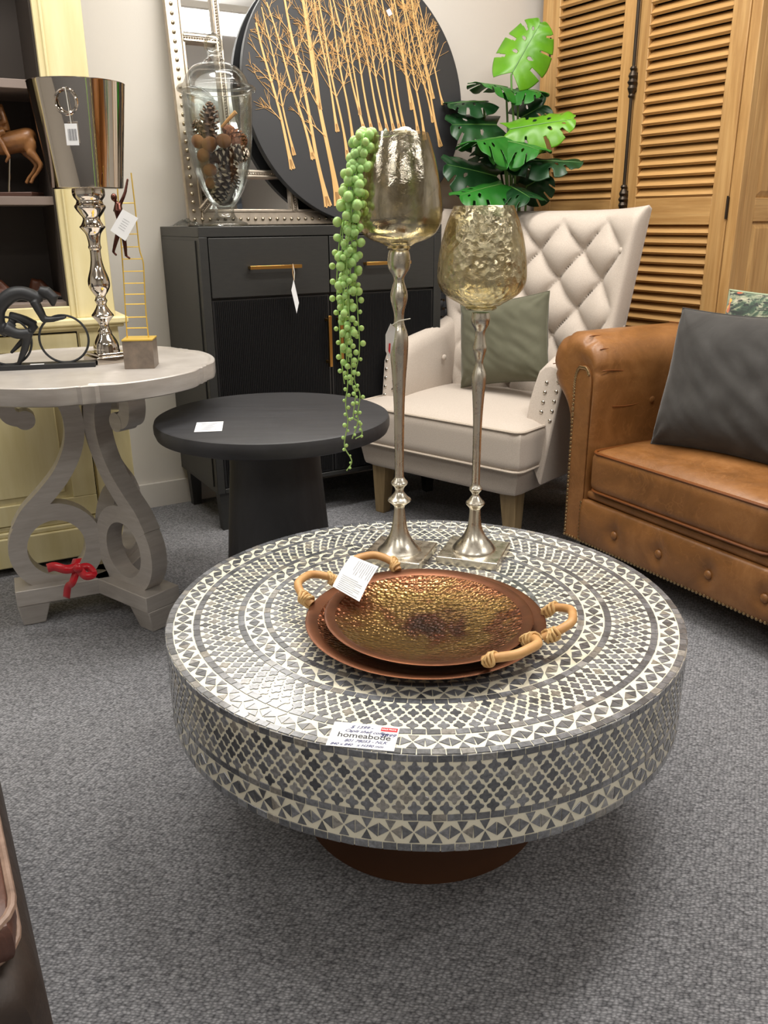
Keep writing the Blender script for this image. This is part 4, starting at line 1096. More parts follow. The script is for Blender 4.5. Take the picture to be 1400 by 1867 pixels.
# little framed sign at the corner
sg = thing('framed_sign', 'small white sign with thin black frame beside the bookcase plinth', 'sign', at(246, 985, 2.40)); sg.location.z = 0
P = [at(236, 930, 2.42), at(254, 934, 2.42), at(257, 980, 2.40), at(238, 982, 2.40)]
MB().add(P, [(0, 1, 2, 3)]).build('sheet', MT['white_card'], sg, False, solid=.001, world=True)
e = MB()
for a, b in zip(P, P[1:]+P[:1]): e.tube([a, b], .0028, 4)
e.build('frame', MT['dark_gap'], sg, world=True)
MB().tube([P[2]*.5+P[3]*.5, Vector((P[2].x*.5+P[3].x*.5, 2.41, .0))], .004, 6).build('stake', MT['dark_gap'], sg, world=True)
# horse and rider on the middle shelf
MT['carved'] = plain('carved_brown_wood', srgb(146, 100, 56), .4, var=(srgb(112, 72, 40), 24))
HP = Vector((0, 2.52, 0))
hr = thing('horse_sculpture', 'carved brown horse and rider sculpture on the middle shelf', 'sculpture', at(20, 350, 2.52))
hr.location.z = 1.0695
Hh = lambda x, y, d=0: at(x, y, 2.52+d)
h = MB()
h.tube(catmull([Hh(62, 258), Hh(50, 254), Hh(30, 258), Hh(5, 262), Hh(-25, 258), Hh(-45, 250)], 4), [.018, .024, .028, .030, .030, .029, .029, .029, .029, .029, .029, .029, .030, .030, .030, .030, .029, .027, .025, .022, .020], 14)
h.tube([Hh(-42, 248), Hh(-60, 222), Hh(-72, 200)], [.022, .016, .012], 12)
h.tube([Hh(-66, 196), Hh(-84, 206), Hh(-98, 218)], [.013, .011, .007], 10); h.ball(Hh(-66, 190), (.004, .004, .009), 8, 6)
h.ball(Hh(54, 264, -.014), (.019, .012, .026), 14, 10); h.ball(Hh(54, 264, .014), (.019, .012, .026), 14, 10)
for s, dx in ((-1, 0), (1, -8)):
    h.tube([Hh(54+dx, 276, .014*s), Hh(65+dx, 287, .014*s), Hh(76+dx, 302, .014*s)], [.014, .010, .0065], 10)
    h.tube([Hh(76+dx, 301, .014*s), Hh(68+dx, 315, .014*s), Hh(60+dx, 325, .014*s), Hh(56+dx, 335, .014*s)], [.0065, .0055, .005, .006], 10)
    h.tube([Hh(-38, 262, .014*s), Hh(-58-dx, 280, .014*s), Hh(-70-dx, 300, .014*s), Hh(-80-dx, 320, .014*s)], [.013, .008, .006, .005], 10)
h.build('horse', MT['carved'], hr, remesh=.0032, world=True)
r_ = MB()
r_.tube([Hh(8, 240), Hh(2, 215), Hh(-8, 192)], [.017, .016, .018], 12); r_.ball(Hh(-14, 172), (.013, .013, .016), 12, 9)
for s in (-1, 1):
    r_.tube([Hh(0, 196, .02*s), Hh(10, 222, .024*s), Hh(-16, 228, .014*s)], [.0085, .007, .005], 10)
    r_.tube([Hh(6, 240, .014*s), Hh(-8, 246, .032*s), Hh(4, 262, .034*s), Hh(12, 278, .034*s), Hh(17, 286, .034*s), Hh(10, 296, .034*s)], [.014, .011, .008, .0065, .006, .004], 10)
r_.build('rider', MT['carved'], hr, remesh=.0032, world=True)
b0 = at(20, 350, 2.52)
MB().b2(b0.x-.17, b0.x+.075, 2.52-.045, 2.52+.045, 1.0695, 1.0815).build('wood_base', plain('dark_walnut_base', srgb(70, 44, 34), .45), hr, world=True, bevel=.002)
MB().tube([Vector((b0.x-.005, 2.52, 1.08)), Hh(18, 285)], .0032, 8).build('pin', MT['chrome'], hr, world=True)
# shoe-shaped ornaments on the bottom shelf
MT['shoe'] = plain('brown_polished_leather', srgb(104, 60, 40), .35, var=(srgb(70, 40, 28), 12))
def shoe(lb, ox, Y, s):
    q = thing('shoe', lb, 'shoe', at(ox+20, 556, Y), 0, 'brown leather shoes on the bottom shelf'); q.location.z = .7865
    Z0 = .7865
    T = lambda x, y, d=0: at(ox+x*s, 556-(556-y)*s, Y+d)
    b = MB()
    b.tube(catmull([T(2, 538), T(24, 540), T(46, 545), T(64, 548)], 4), [.020, .021, .022, .022, .023, .023, .023, .023, .022, .021, .020, .018, .014], 14, flat=1.0)
    b.tube([T(8, 540), T(10, 520), T(12, 510)], [.020, .019, .017], 14); b.tube([T(14, 512), T(34, 536), T(44, 544)], [.010, .016, .016], 12)
    b.v = [Vector((p.x, p.y, max(p.z, Z0+.006))) for p in b.v]
    b.build('upper', MT['shoe'], q, remesh=.0035, world=True)
    so = MB(); a, c = T(-8, 556), T(74, 556)
    so.b2(a.x, c.x, Y-.022, Y+.022, Z0, Z0+.008); so.build('sole', MT['dark_gap'], q, world=True, bevel=.004)
shoe('brown leather shoe at the left on the bottom bookcase shelf', -18, 2.50, 1.0)
shoe('brown leather shoe behind the cyclist on the bottom shelf', 56, 2.575, 1.0)
# ------------------------------------------------------------------ fabrics
def weave(name, c1, c2, scale, rough=.9, sheen=.2, b=.25):
    t = NT(name); v = t.map()
    n = t.noise(v, scale, 2); n2 = t.noise(v, 6, 3); 
    t.set(col=t.mix(t.math('MULTIPLY', n2.outputs[0], .5), t.ramp(n.outputs[0], [(.35, c1), (.65, c2)]), c1), rough=rough, spec=.2, sheen=sheen, sheenr=.4, nrm=t.bump(n.outputs[0], b, .0012)); return t.m
MT['linen'] = weave('oatmeal_linen', srgb(184, 172, 160), srgb(200, 189, 178), 420)
MT['linen_pipe'] = weave('linen_piping', srgb(186, 172, 156), srgb(204, 192, 178), 420)
MT['ash_leg'] = wood('limed_ash', srgb(124, 104, 72), srgb(148, 126, 90), srgb(164, 142, 106), 2, rough=.6)
MT['nail'] = plain('pewter_nail', srgb(196, 190, 180), .22, 1.0)
MT['sage'] = weave('sage_velvet', srgb(104, 106, 92), srgb(114, 116, 102), 300, .75, .55, .1)
def velvet(name, c1, c2, sh=.6):
    t = NT(name); v = t.map()
    n = t.noise(v, 7, 4, .6, .5); n2 = t.noise(v, 500, 2)
    t.set(col=t.ramp(n.outputs[0], [(.3, c1), (.7, c2)]), rough=.85, spec=.15, sheen=sh, sheenr=.3, nrm=t.bump(n2.outputs[0], .2, .001)); return t.m
MT['grey_velvet'] = velvet('charcoal_velvet', srgb(60, 58, 56), srgb(76, 74, 72), .35)
MT['sage'] = velvet('sage_velvet', srgb(90, 89, 73), srgb(104, 103, 87), .3)
def leather(name, c1, c2, c3, rough=.38):
    t = NT(name); v = t.map()
    n = t.noise(v, 5.5, 6, .65, .6); vo = t.voro(v, 260, 'F1'); n3 = t.noise(v, 40, 4)
    vn = t.noise(t.map((1, 1, 1)), 11, 3, .5, 1.5)
    col = t.ramp(n.outputs[0], [(.28, c1), (.5, c2), (.74, c3)])
    col = t.mix(t.ramp(vn.outputs[0], [(.485, (0, 0, 0)), (.5, (.35, .35, .35)), (.515, (0, 0, 0))]), col, c3)
    h = t.math('ADD', t.math('MULTIPLY', vo.outputs[0], .5), n3.outputs[0])
    t.set(col=col, rough=t.ramp(n3.outputs[0], [(.3, (rough-.06,)*3), (.7, (rough+.1,)*3)]), nrm=t.bump(h, .14, .002), spec=.5); return t.m
MT['tan'] = leather('tan_leather', srgb(102, 66, 32), srgb(130, 86, 45), srgb(156, 108, 63))
MT['tan_pipe'] = plain('tan_piping', srgb(120, 68, 28), .4)
MT['brown_leather'] = leather('dark_brown_leather', srgb(42, 32, 26), srgb(52, 40, 33), srgb(66, 51, 42), .55)
MT['brass_nail'] = plain('antique_brass_nail', srgb(176, 150, 112), .3, 1.0)

# ------------------------------------------------------------------ tufted armchair
CS = 1.045
AO = Vector((.163*CS, 2.553*CS, -CAM_H*(CS-1))); AA = R_(-40.5)
ch = thing('armchair', 'cream linen wing armchair with buttoned back and studded arms', 'armchair', AO, AA)
ch.scale = (CS, CS, CS)
HW = .300   # half width of the rail
def railfn(p):
    t = (p.z+.05)/.10; p.x *= 1+.06*t; p.y -= .014*t if p.y < 0 else 0; return p
m = MB(); m.rbox((0, .275, .262), (2*HW, .56, .094), .022, 12, fn=railfn); m.build('seat_rail', MT['linen'], ch)
m = MB(); m.rbox((0, .235, .368), (.672, .56, .132), .03, 14, crown=.024); cu = m.build('seat_cushion', MT['linen'], ch)
def rrect(hx, y0, y1, r, z, bow=0.0):
    o = []
    for (cx, cyy, a0) in ((hx-r, y1-r, 0), (-hx+r, y1-r, 90), (-hx+r, y0+r, 180), (hx-r, y0+r, 270)):
        for k in range(6):
            a = R_(a0+18*k); o.append((cx+r*math.cos(a), cyy+r*math.sin(a), z))
    return o
for z in (.427, .309): MB().tube(rrect(.330, -.041, .511, .03, z), .0045, 6, closed=True).build('piping', MT['linen_pipe'], cu)
for (x, y) in ((-.255, .05), (.255, .05), (-.25, .50), (.25, .50)):
    sy = 1 if y > .3 else 0
    m = MB(); m.frustum((x*1.03, y+.06*sy, .0432), .036, .034, (x, y, .228), .058, .058); m.build('leg', MT['ash_leg'], ch, bevel=.002)
# back: u across, v up
def half_w(v): return lerp(.305, .385, v**1.1)
def back_front(u, v):
    s = 2*u-1; x = half_w(v)*s*(1 if s > 0 else lerp(.86, 1, min(1, v*1.25)))
    lean = .455+.125*v
    wing = -.095*max(0, abs(s)-.55)**1.6/.28*(.55+.45*v)
    z = .36+.665*v
    z += .012*math.sin(PI*0)+.012*(abs(s)**3)*v*v
    # diamond tufting, deep buttons
    a = (s*half_w(v)/.080)+(v*.665/.090); b_ = (s*half_w(v)/.080)-(v*.665/.090)
    edge = max(0, min(1, (1-abs(s))/.10))*max(0, min(1, (1-v)/.07))
    tuft = (abs(math.sin(PI*a/2))*abs(math.sin(PI*b_/2)))**.34
    fade = max(0, min(1, (1-v)/.16))*max(0, min(1, (.92-abs(s))/.14))
    puff = lerp(.032, .056*tuft-.008, fade)
    rnd = (max(0, 1-max(0, abs(s)-.86)**2/.0196))**.5*(max(0, 1-max(0, v-.90)**2/.01))**.5
    y = lean+wing-puff*min(1, .25+rnd)+.045*(1-rnd)
    return (x+lerp(.038, .016, v), y, z)
def back_rear(u, v):
    s = 2*u-1; x = half_w(v)*s*.985*(1 if s > 0 else lerp(.86, 1, min(1, v*1.25)))
    wing = -.085*max(0, abs(s)-.55)**1.6/.28*(.55+.45*v)
    return (x+lerp(.038, .016, v), .455+.125*v+wing+.062+.02*(1-s*s), .36+.655*v+.012*(abs(s)**3)*v*v)
m = MB(); m.slab(back_front, back_rear, 120, 110); m.build('backrest', MT['linen'], ch, angle=180)
bt_m = MB().ball((0, 0, 0), (.0105, .007, .0105), 12, 8).mesh('button', MT['linen'])
for i in range(-6, 7):
    for j in range(0, 12):
        if (i+j) % 2: continue
        xb = i*.080; v = j*.090/.665
        if v > .93 or v < .02 or abs(xb) > half_w(v)*.88: continue
        p = back_front((xb/half_w(v)+1)/2, v); link('button', bt_m, ch, loc=(p[0], p[1]-.003, p[2]))
# arms: sloping, swept into the back
def arm(sgn):
    m = MB()
    def topz(t): return interp([(0, .600), (.12, .622), (.55, .650), (.8, .672), (1, .70)], t)
    def yy(t, z): return lerp(.085, .50, t) + (.052*(1-t))*(-(.60-z)/.3 if False else 0) + .10*(z-.40)/.25*(1-t)*.5
    def fn(u, v):      # u: front to back, v: round the section (inside up over the top and down outside)
        t = u; tz = topz(t); zb = .255
        h = lerp(.050, .036, t)
        xo = lerp(.368, .372, t); xi = xo-2*h+.01
        if v < .45:
            q = v/.45; z = lerp(.36, tz-h, q); x = xi+.012*math.sin(PI*q)*-1
        elif v < .60:
            q = (v-.45)/.15; a = PI-PI*q; x = (xi+xo)/2+(xo-xi)/2*math.cos(a); z = tz-h+h*math.sin(a)
        else:
            q = (v-.60)/.40; z = lerp(tz-h, zb, q); x = lerp(xo, xo-.024, q)
        y = yy(t, z)
        return (sgn*x+(0 if sgn > 0 else .060), y, z)
    nu, nv = 24, 40
    vs = [fn(i/nu, j/nv) for i in range(nu+1) for j in range(nv+1)]; fs = []
    for i in range(nu):
        for j in range(nv):
            a = i*(nv+1)+j; q = (a, a+1, a+nv+2, a+nv+1); fs.append(q if sgn > 0 else q[::-1])
    q = tuple(range(nv+1)); fs.append(q[::-1] if sgn > 0 else q)
    q = tuple(nu*(nv+1)+j for j in range(nv+1)); fs.append(q if sgn > 0 else q[::-1])
    m.add(vs, fs); ob = m.build('arm', MT['linen'], ch, bevel=.006, angle=50)
    nb = MB()
    for c_ in (.42, .62):
        for k in range(8 if c_ > .5 else 9):
            z = .352+.028*k+(.006 if c_ > .5 else 0)
            if z > .575 or z < .44: continue
            tz = topz(0); xo = .368; xi = xo-.09; x = lerp(xi, xo-.05*(tz-z)/.35*.6, .45 if c_ < .5 else .88)
            nb.ball((sgn*x+(0 if sgn > 0 else .060), yy(0, z)-.001, z), (.0062, .004, .0062), 8, 6)
    o = nb.build('nail_heads', MT['nail'], ob); o['kind'] = 'stuff'
    for t, z in ((.55, .545),):
        link('button', bt_m, ob, loc=(sgn*.276+(0 if sgn > 0 else .060), lerp(.085, .50, t)+.02, z), rot=(0, 0, PI/2))
    return ob
arm(1); arm(-1)
m = MB()
m.slab(lambda u, v: (.31*(2*u-1), .558+.02, lerp(.30, .62, v)), lambda u, v: (.31*(2*u-1), .595, lerp(.30, .62, v)), 6, 4); m.build('outside_back', MT['linen'], ch, bevel=.01)

# ------------------------------------------------------------------ pillows
def pillow_obj(name, lb, cat, mat, A, B, Cc, T, k=.06, pipe=None, wr=.006, seed=0, group=None):
    """A bottom-left, B bottom-right, Cc top-left corner; T half thickness"""
    A, B, Cc = Vector(A), Vector(B), Vector(Cc)
    ex, ey = (B-A), (Cc-A); hx, hy = ex.length/2, ey.length/2
    x = ex.normalized(); y = (ey-x*ey.dot(x)).normalized(); z = x.cross(y)
    th = thing(name, lb, cat, A+ex/2+ey/2, 0, group)
    Mx = Matrix.Identity(4)
    for i in range(3): Mx[i][0] = x[i]; Mx[i][1] = y[i]; Mx[i][2] = z[i]
    def pt(u, v, sg):
        a, b = 2*u-1, 2*v-1
        X = hx*a*(1-k*(1-b*b)); Y_ = hy*b*(1-k*(1-a*a))
        f = max(0, (1-a**4)*(1-b**4))**.55*(1-.12*(a*a+b*b))
        w_ = wr*(noise.noise(Vector((a*2.6+seed, b*2.6, sg)))+.7*noise.noise(Vector(((a+b)*5+seed, (a-b)*1.2, sg*2))))*min(1, f*2)
        r2 = math.hypot(abs(a)-1, abs(b)-1)
        cw = .006*math.sin(math.atan2(abs(b)-1, abs(a)-1)*9+seed)*max(0, 1-r2/.55)*min(1, f*3)
        return (X, Y_, sg*(T*f+w_+cw)+.0004*sg)
    m = MB(); m.slab(lambda u, v: pt(u, v, 1), lambda u, v: pt(u, v, -1), 56, 56, Mx); m.build('cover', mat, th, angle=180)
    edge = [pt(t, 0, 0) for t in [i/30 for i in range(30)]]+[pt(1, t, 0) for t in [i/30 for i in range(30)]]+[pt(1-t, 1, 0) for t in [i/30 for i in range(30)]]+[pt(0, 1-t, 0) for t in [i/30 for i in range(30)]]
    MB().tube([Mx @ Vector(p) for p in edge], .0022 if not pipe else .004, 6, closed=True).build('seam' if not pipe else 'piping', pipe or mat, th)
    return th
def chp(x, y, z): return Matrix.Translation(AO) @ Matrix.Rotation(AA, 4, 'Z') @ Vector((x, y, z))
pillow_obj('cushion', 'sage green velvet cushion resting in the linen armchair', 'cushion', MT['sage'], at(846, 706, 2.84*CS), at(1008, 694, 2.62*CS), at(834, 557, 2.93*CS), .066, seed=2, wr=.005)

# ------------------------------------------------------------------ tan chesterfield sofa
SO = Vector((.551, 2.391, 0)); SA = R_(-60)
so = thing('sofa', 'tan leather chesterfield sofa with rolled studded arm', 'sofa', SO, SA)
SL, SD, SZ = 2.0, .80, .09
# matched outlines (s, z) of the front panel and of the full arm section
panel = [(0, SZ), (0, .20), (0, .33), (0, .45), (0, .52), (0, .56), (.006, .588), (.018, .604), (.033, .609), (.048, .604), (.060, .588), (.066, .56), (.066, .50), (.066, .42), (.066, .33), (.066, .20), (.066, SZ)]
full = [(-.004, SZ), (-.004, .20), (-.004, .33), (-.006, .44), (-.044, .498), (-.098, .546), (-.118, .605), (-.098, .662), (-.042, .694), (.020, .694), (.070, .668), (.094, .615), (.090, .54), (.082, .44), (.080, .33), (.080, .20), (.080, SZ)]
def dense(o, k=5): return catmull([(a, b, 0) for a, b in o], k)
pn, fl = dense(panel), dense(full); n = len(pn)
secs = []
for q in range(7):
    t = q/6; e = math.sin(PI/2*t)**.7; yv = -.012*math.sin(PI*min(1, t*1.3))+.030*(1-math.cos(PI/2*t))
    secs.append([(lerp(a.x, b.x, e), .004+yv, lerp(a.y, b.y, e)) for a, b in zip(pn, fl)])
for yv in (.2, .35, .5, .65, SD-.02): secs.append([(b.x+(.010*math.sin((yv-.1)*9) if b.x > .05 else 0), yv, b.y) for b in fl])
secs.append([(b.x*.7, SD, b.y*.99) for b in fl])
vs = []; fs = []
rl_ = random.Random(4)
for si, sct in enumerate(secs):
    for j, p in enumerate(sct):
        p = Vector(p)
        if 1 <= si <= 6:
            an = math.atan2(p.z-.59, p.x-.0); pleat = .011*max(0, math.sin(an*6+1.0))**5*math.sin(PI*si/7)
            p -= Vector((math.cos(an), 0, math.sin(an)))*pleat if p.z > .52 else Vector((0, 0, 0))
        vs.append(p)
for i in range(len(secs)-1):
    for j in range(n-1): fs.append((i*n+j, i*n+j+1, (i+1)*n+j+1, (i+1)*n+j))
fs.append(tuple((len(secs)-1)*n+j for j in range(n)))
m = MB(); m.add(vs, fs); am = m.build('arm', MT['tan'], so, angle=70)
m = MB(); q = [(p.x, p.y) for p in pn]
Mp = Matrix(((1, 0, 0, 0), (0, 0, 1, 0), (0, 1, 0, 0), (0, 0, 0, 1)))
m.prism(q, -.004, .010, Mp); m.build('arm_front_panel', MT['tan'], so, bevel=.003, angle=30)
m2 = MB(); m2.add([(SL-v_[0], v_[1], v_[2]) for v_ in [tuple(p) for p in vs]], [f_[::-1] for f_ in fs]); m2.build('arm', MT['tan'], so, angle=70)
MB().prism([(SL-a, b) for a, b in q][::-1], -.004, .010, Mp).build('arm_front_panel', MT['tan'], so, bevel=.003, angle=30)
# creases and buttons on the inside of the arm
bs = MB().ball((0, 0, 0), (.012, .012, .012), 12, 8).mesh('button', MT['tan'])
for (y, z) in ((.215, .50), (.385, .60), (.36, .43)):
    link('button', bs, am, loc=(.092, y, z)).scale = (.55, 1, 1)
for pts in ([(.0885, .065, .495), (.090, .13, .492), (.092, .205, .499)], [(.0935, .38, .605), (.075, .385, .668), (.03, .39, .698), (-.03, .395, .70)]):
    MB().tube(catmull(pts, 5), .0016, 5).build('crease', MT['tan_pipe'], am)
for idx, ln_ in ((24, .04), (29, .05), (46, .10), (51, .08), (56, .09)):
    p = fl[idx]; c_ = Vector((p.x+.005, p.y-.60, 0)).normalized()
    q_ = lambda d, y, dz: (p.x-c_.x*d, y, p.y-c_.y*d+dz)
    MB().tube(catmull([q_(.003, .012, 0), q_(.0009, .030, 0), q_(.0009, .030+ln_*.5, -.004), q_(.003, .030+ln_, -.012)], 4), [.0004]+[.0015]*3+[.0018]*6+[.0014, .001, .0003], 6).build('crease', MT['tan_pipe'], am)
# base, apron and cushions
m = MB(); m.b2(.066, SL-.066, .014, SD-.02, SZ, .235); m.build('seat_base', MT['tan'], so, bevel=.012, seg=3)
m = MB(); m.rbox((SL/2, .025, .240), (SL-.14, .05, .030), .014, 10); m.build('front_ledge', MT['tan'], so)
def apron(u, v):
    x = lerp(.070, SL-.07, u); z = lerp(SZ+.004, .226, v)
    ph = (x-.205)/.162; dmp = math.exp(-((ph-round(ph))*.162/.022)**2)*math.exp(-((z-.155)/.03)**2)
    crs = math.exp(-((ph-round(ph))*.162/.006)**2)*.0025*(1 if z > .155 else 0)
    return (x, -.004-.012*math.sin(PI*v)**.6+.012*dmp+crs, z)
m = MB(); m.slab(apron, lambda u, v: (lerp(.070, SL-.07, u), .02, lerp(SZ+.004, .226, v)), 240, 20); m.build('apron', MT['tan'], so, angle=180)
x = .205
while x < SL-.1: link('button', bs, so, loc=(x, -.007, .155)).scale = (1, .55, 1); x += .162
def cushfn(p): 
    if p.z > 0: p.z += .004*noise.noise(Vector((p.x*9, p.y*9, 1)))
    return p
cw = (SL-.18)/3
for k in range(3):
    xc = .088+cw*(k+.5)
    m = MB(); m.rbox((xc, .25, .318), (cw-.004, .53, .128), .03, 16, crown=.035, fn=cushfn); cu = m.build('seat_cushion', MT['tan'], so)
    for z in (.374, .262): MB().tube([(a+xc, b, c) for a, b, c in rrect(cw/2-.006, -.010, .51, .03, z)], .0042, 6, closed=True).build('piping', MT['tan_pipe'], cu)
bp = [(SZ, 0), (.30, .0), (.45, -.010), (.55, -.03), (.62, -.03), (.668, -.005), (.692, .045), (.692, .10), (.66, .155), (.605, .175), (.55, .155), (.50, .11), (.44, .075), (.3, .07), (SZ, .07)]
bq = catmull([(b, a, 0) for a, b in bp], 4)
vs = []; fs = []; nx = 60; nb_ = len(bq)
for i in range(nx+1):
    xx = lerp(.02, SL-.02, i/nx)
    for p in bq:
        pf = .012*abs(math.sin(xx*PI/.17)) if p.x < .03 and p.y > .35 else 0
        vs.append((xx, .53+p.x-pf, p.y))
for i in range(nx):
    for j in range(nb_-1): fs.append((i*nb_+j, i*nb_+j+1, (i+1)*nb_+j+1, (i+1)*nb_+j))
fs += [tuple(range(nb_))[::-1], tuple(nx*nb_+j for j in range(nb_))]
m = MB(); m.add(vs, fs); m.build('backrest', MT['tan'], so, angle=70)
for (x, y) in ((.06, .06), (SL-.06, .06), (.06, SD-.08), (SL-.06, SD-.08)):
    m = MB(); m.frustum((x, y, 0), .045, .045, (x, y, SZ+.005), .06, .06); m.build('foot', MT['dark_gap'], so)
nl = MB()
def nails(pts, sp):
    acc = 0; last = None
    for a, b in zip(pts, pts[1:]):
        a, b = Vector(a), Vector(b); L = (b-a).length; d = 0
        while d < L:
            p = a.lerp(b, d/L); nl.ball(p, (.0046, .0035, .0046), 7, 5); d += sp
nails([(.002, -.005, SZ+.006)]+[(p.x+.003*(1 if p.x < .03 else -1), -.005, min(p.y, .604)) for p in pn if p.y > SZ+.012 and not (p.x > .03 and p.y < .58)], .0118)
nails([(.0635, -.005, SZ+.006), (.0635, -.005, .215)], .0118)
nails([(.002, -.006, SZ+.006), (.10, -.006, SZ+.006), (SL, -.008, SZ+.006)], .0118)
o = nl.build('nail_heads', MT['brass_nail'], so); o['kind'] = 'stuff'
def sop(x, y, z): return Matrix.Translation(SO) @ Matrix.Rotation(SA, 4, 'Z') @ Vector((x, y, z))
pillow_obj('cushion', 'charcoal grey velvet cushion leaning on the sofa seat', 'cushion', MT['grey_velvet'], sop(.19, .135, .398), sop(.58, .205, .400), sop(.150, .225, .765), .088, k=.06, seed=5, wr=.005)
def floral():
    t = NT('floral_print'); v = t.map()
    vo = t.voro(v, 26); vo2 = t.voro(v, 48); n = t.noise(v, 16, 4, .6, 1.2); n2 = t.noise(t.map((1, 1, 3)), 30, 3, .6, 1.5)
    base = t.ramp(n.outputs[0], [(.34, srgb(28, 42, 34)), (.46, srgb(52, 76, 56)), (.53, srgb(126, 134, 108)), (.64, srgb(176, 170, 146))])
    base = t.mix(t.ramp(n2.outputs[0], [(.52, (0, 0, 0)), (.58, (1, 1, 1))]), base, srgb(24, 34, 30))
    fl_ = t.ramp(vo.outputs['Distance'], [(.0, (1, 1, 1)), (.30, (1, 1, 1)), (.36, (0, 0, 0))])
    msk = t.mix(1.0, fl_, t.ramp(vo.outputs['Color'], [(.55, (0, 0, 0)), (.6, (1, 1, 1))]), 'MULTIPLY')
    col = t.mix(msk, base, t.ramp(vo2.outputs['Distance'], [(0, srgb(226, 96, 48)), (.5, srgb(196, 70, 36)), (.7, srgb(228, 170, 70))]))
    t.set(col=col, rough=.75, sheen=.3); return t.m
MT['floral'] = floral()
MT['sage_pipe'] = plain('pale_sage_piping', srgb(150, 162, 134), .7)
pillow_obj('cushion', 'floral green and orange cushion behind the charcoal one', 'cushion', MT['floral'], sop(.155, .385, .43), sop(.54, .40, .43), sop(.135, .435, .802), .055, k=.04, pipe=MT['sage_pipe'], seed=9, wr=.004)

# ------------------------------------------------------------------ dark leather ottoman in the foreground
OO = Vector((-.340, .612, 0)); OA = R_(119.5)
MT['red_leather'] = leather('oxblood_leather', srgb(66, 42, 34), srgb(84, 54, 44), srgb(104, 70, 58), .4)
ot = thing('ottoman', 'dark brown leather ottoman with piped cushion in near left corner', 'ottoman', OO, OA)
# local x runs away along its right face, local y to the left
def ofn(p):
    p.y -= .012*(1-(p.z/.16)**2) if p.y < 0 else 0; return p
m = MB(); m.rbox((.36, .30, .172), (.76, .60, .320), .05, 14, fn=ofn); m.build('body', MT['brown_leather'], ot)
m = MB(); m.rbox((.36, .290, .352), (.70, .575, .06), .024, 14, crown=.02); cu = m.build('cushion', MT['red_leather'], ot)
MT['worn_pipe'] = plain('worn_tan_piping', srgb(148, 122, 106), .5, var=(srgb(112, 88, 74), 60))
for z in (.372, .334):
    o = [(.36+a, b+.0, z) for a, b, c in rrect(.346, .004, .574, .04, z)]
    MB().tube(o, .0046 if z > .35 else .0036, 8, closed=True).build('piping', MT['worn_pipe'], cu)
for (x, y) in ((.06, .06), (.66, .06), (.06, .54), (.66, .54)): MB().frustum((x, y, 0), .03, .03, (x, y, .02), .04, .04).build('foot', MT['dark_gap'], ot)
# ------------------------------------------------------------------ oak louvred armoire
QO = Vector((.640, 3.750, 0)); QA = R_(-58)
aw = thing('armoire', 'tall oak armoire with louvred double doors and iron bolt', 'armoire', QO, QA)
AWd, AHt, ADp = .990, 2.06, .36
ov, oh = MT['oak_v'], MT['oak_h']
m = MB(); m.b2(0, .058, 0, .03, .06, AHt-.06); m.build('left_stile', ov, aw, bevel=.002)
m = MB(); m.b2(.952, AWd, 0, .03, .06, AHt-.06); m.build('right_stile', ov, aw, bevel=.002)
m = MB(); m.b2(0, AWd, 0, .03, 0, .10); m.b2(.058, .952, 0, .03, AHt-.10, AHt-.03); m.build('frame_rail', oh, aw, bevel=.002)
m = MB(); m.b2(-.02, AWd+.02, -.02, ADp+.01, AHt-.03, AHt+.03); m.build('cornice', oh, aw, bevel=.012, seg=3)
m = MB(); m.b2(.02, AWd-.02, .10, ADp-.01, .02, AHt-.04); m.build('dark_inside', MT['dark_gap'], aw)
m = MB(); m.b2(0, .022, .03, ADp, .0, AHt-.03); m.build('left_side', ov, aw)
m = MB(); m.b2(0, AWd, ADp-.012, ADp, .0, AHt-.03); m.build('back_board', ov, aw)
# right side: frame with two raised panels
XS = AWd
rs = MB(); rs.b2(XS-.024, XS-.010, .03, ADp, 0, AHt-.03); rs.build('right_side', MT['oak_side'], aw)
st = MB(); st.b2(XS-.012, XS, .030, .085, 0, AHt-.03); st.build('side_stile', MT['oak_side'], aw, bevel=.002)
st = MB(); st.b2(XS-.012, XS, ADp-.055, ADp, 0, AHt-.03); st.build('side_stile', MT['oak_side'], aw, bevel=.002)
MT['oak_rail_y'] = wood('oak_side_rail', *OAK, 1)
for (z0, z1) in ((0, .12), (.985, 1.06), (AHt-.13, AHt-.03)): MB().b2(XS-.012, XS, .085, ADp-.055, z0, z1).build('side_rail', MT['oak_rail_y'], aw, bevel=.002)
for (z0, z1) in ((.12, .985), (1.06, AHt-.13)):
    y0, y1, i = .085, ADp-.055, .022
    m = MB(); m.add([(XS-.010, y0, z0), (XS-.010, y1, z0), (XS-.010, y1, z1), (XS-.010, y0, z1), (XS-.001, y0+i, z0+i), (XS-.001, y1-i, z0+i), (XS-.001, y1-i, z1-i), (XS-.001, y0+i, z1-i)], [(4, 5, 6, 7), (0, 1, 5, 4), (1, 2, 6, 5), (2, 3, 7, 6), (3, 0, 4, 7)])
    m.build('side_panel', MT['oak_side'], aw, False)
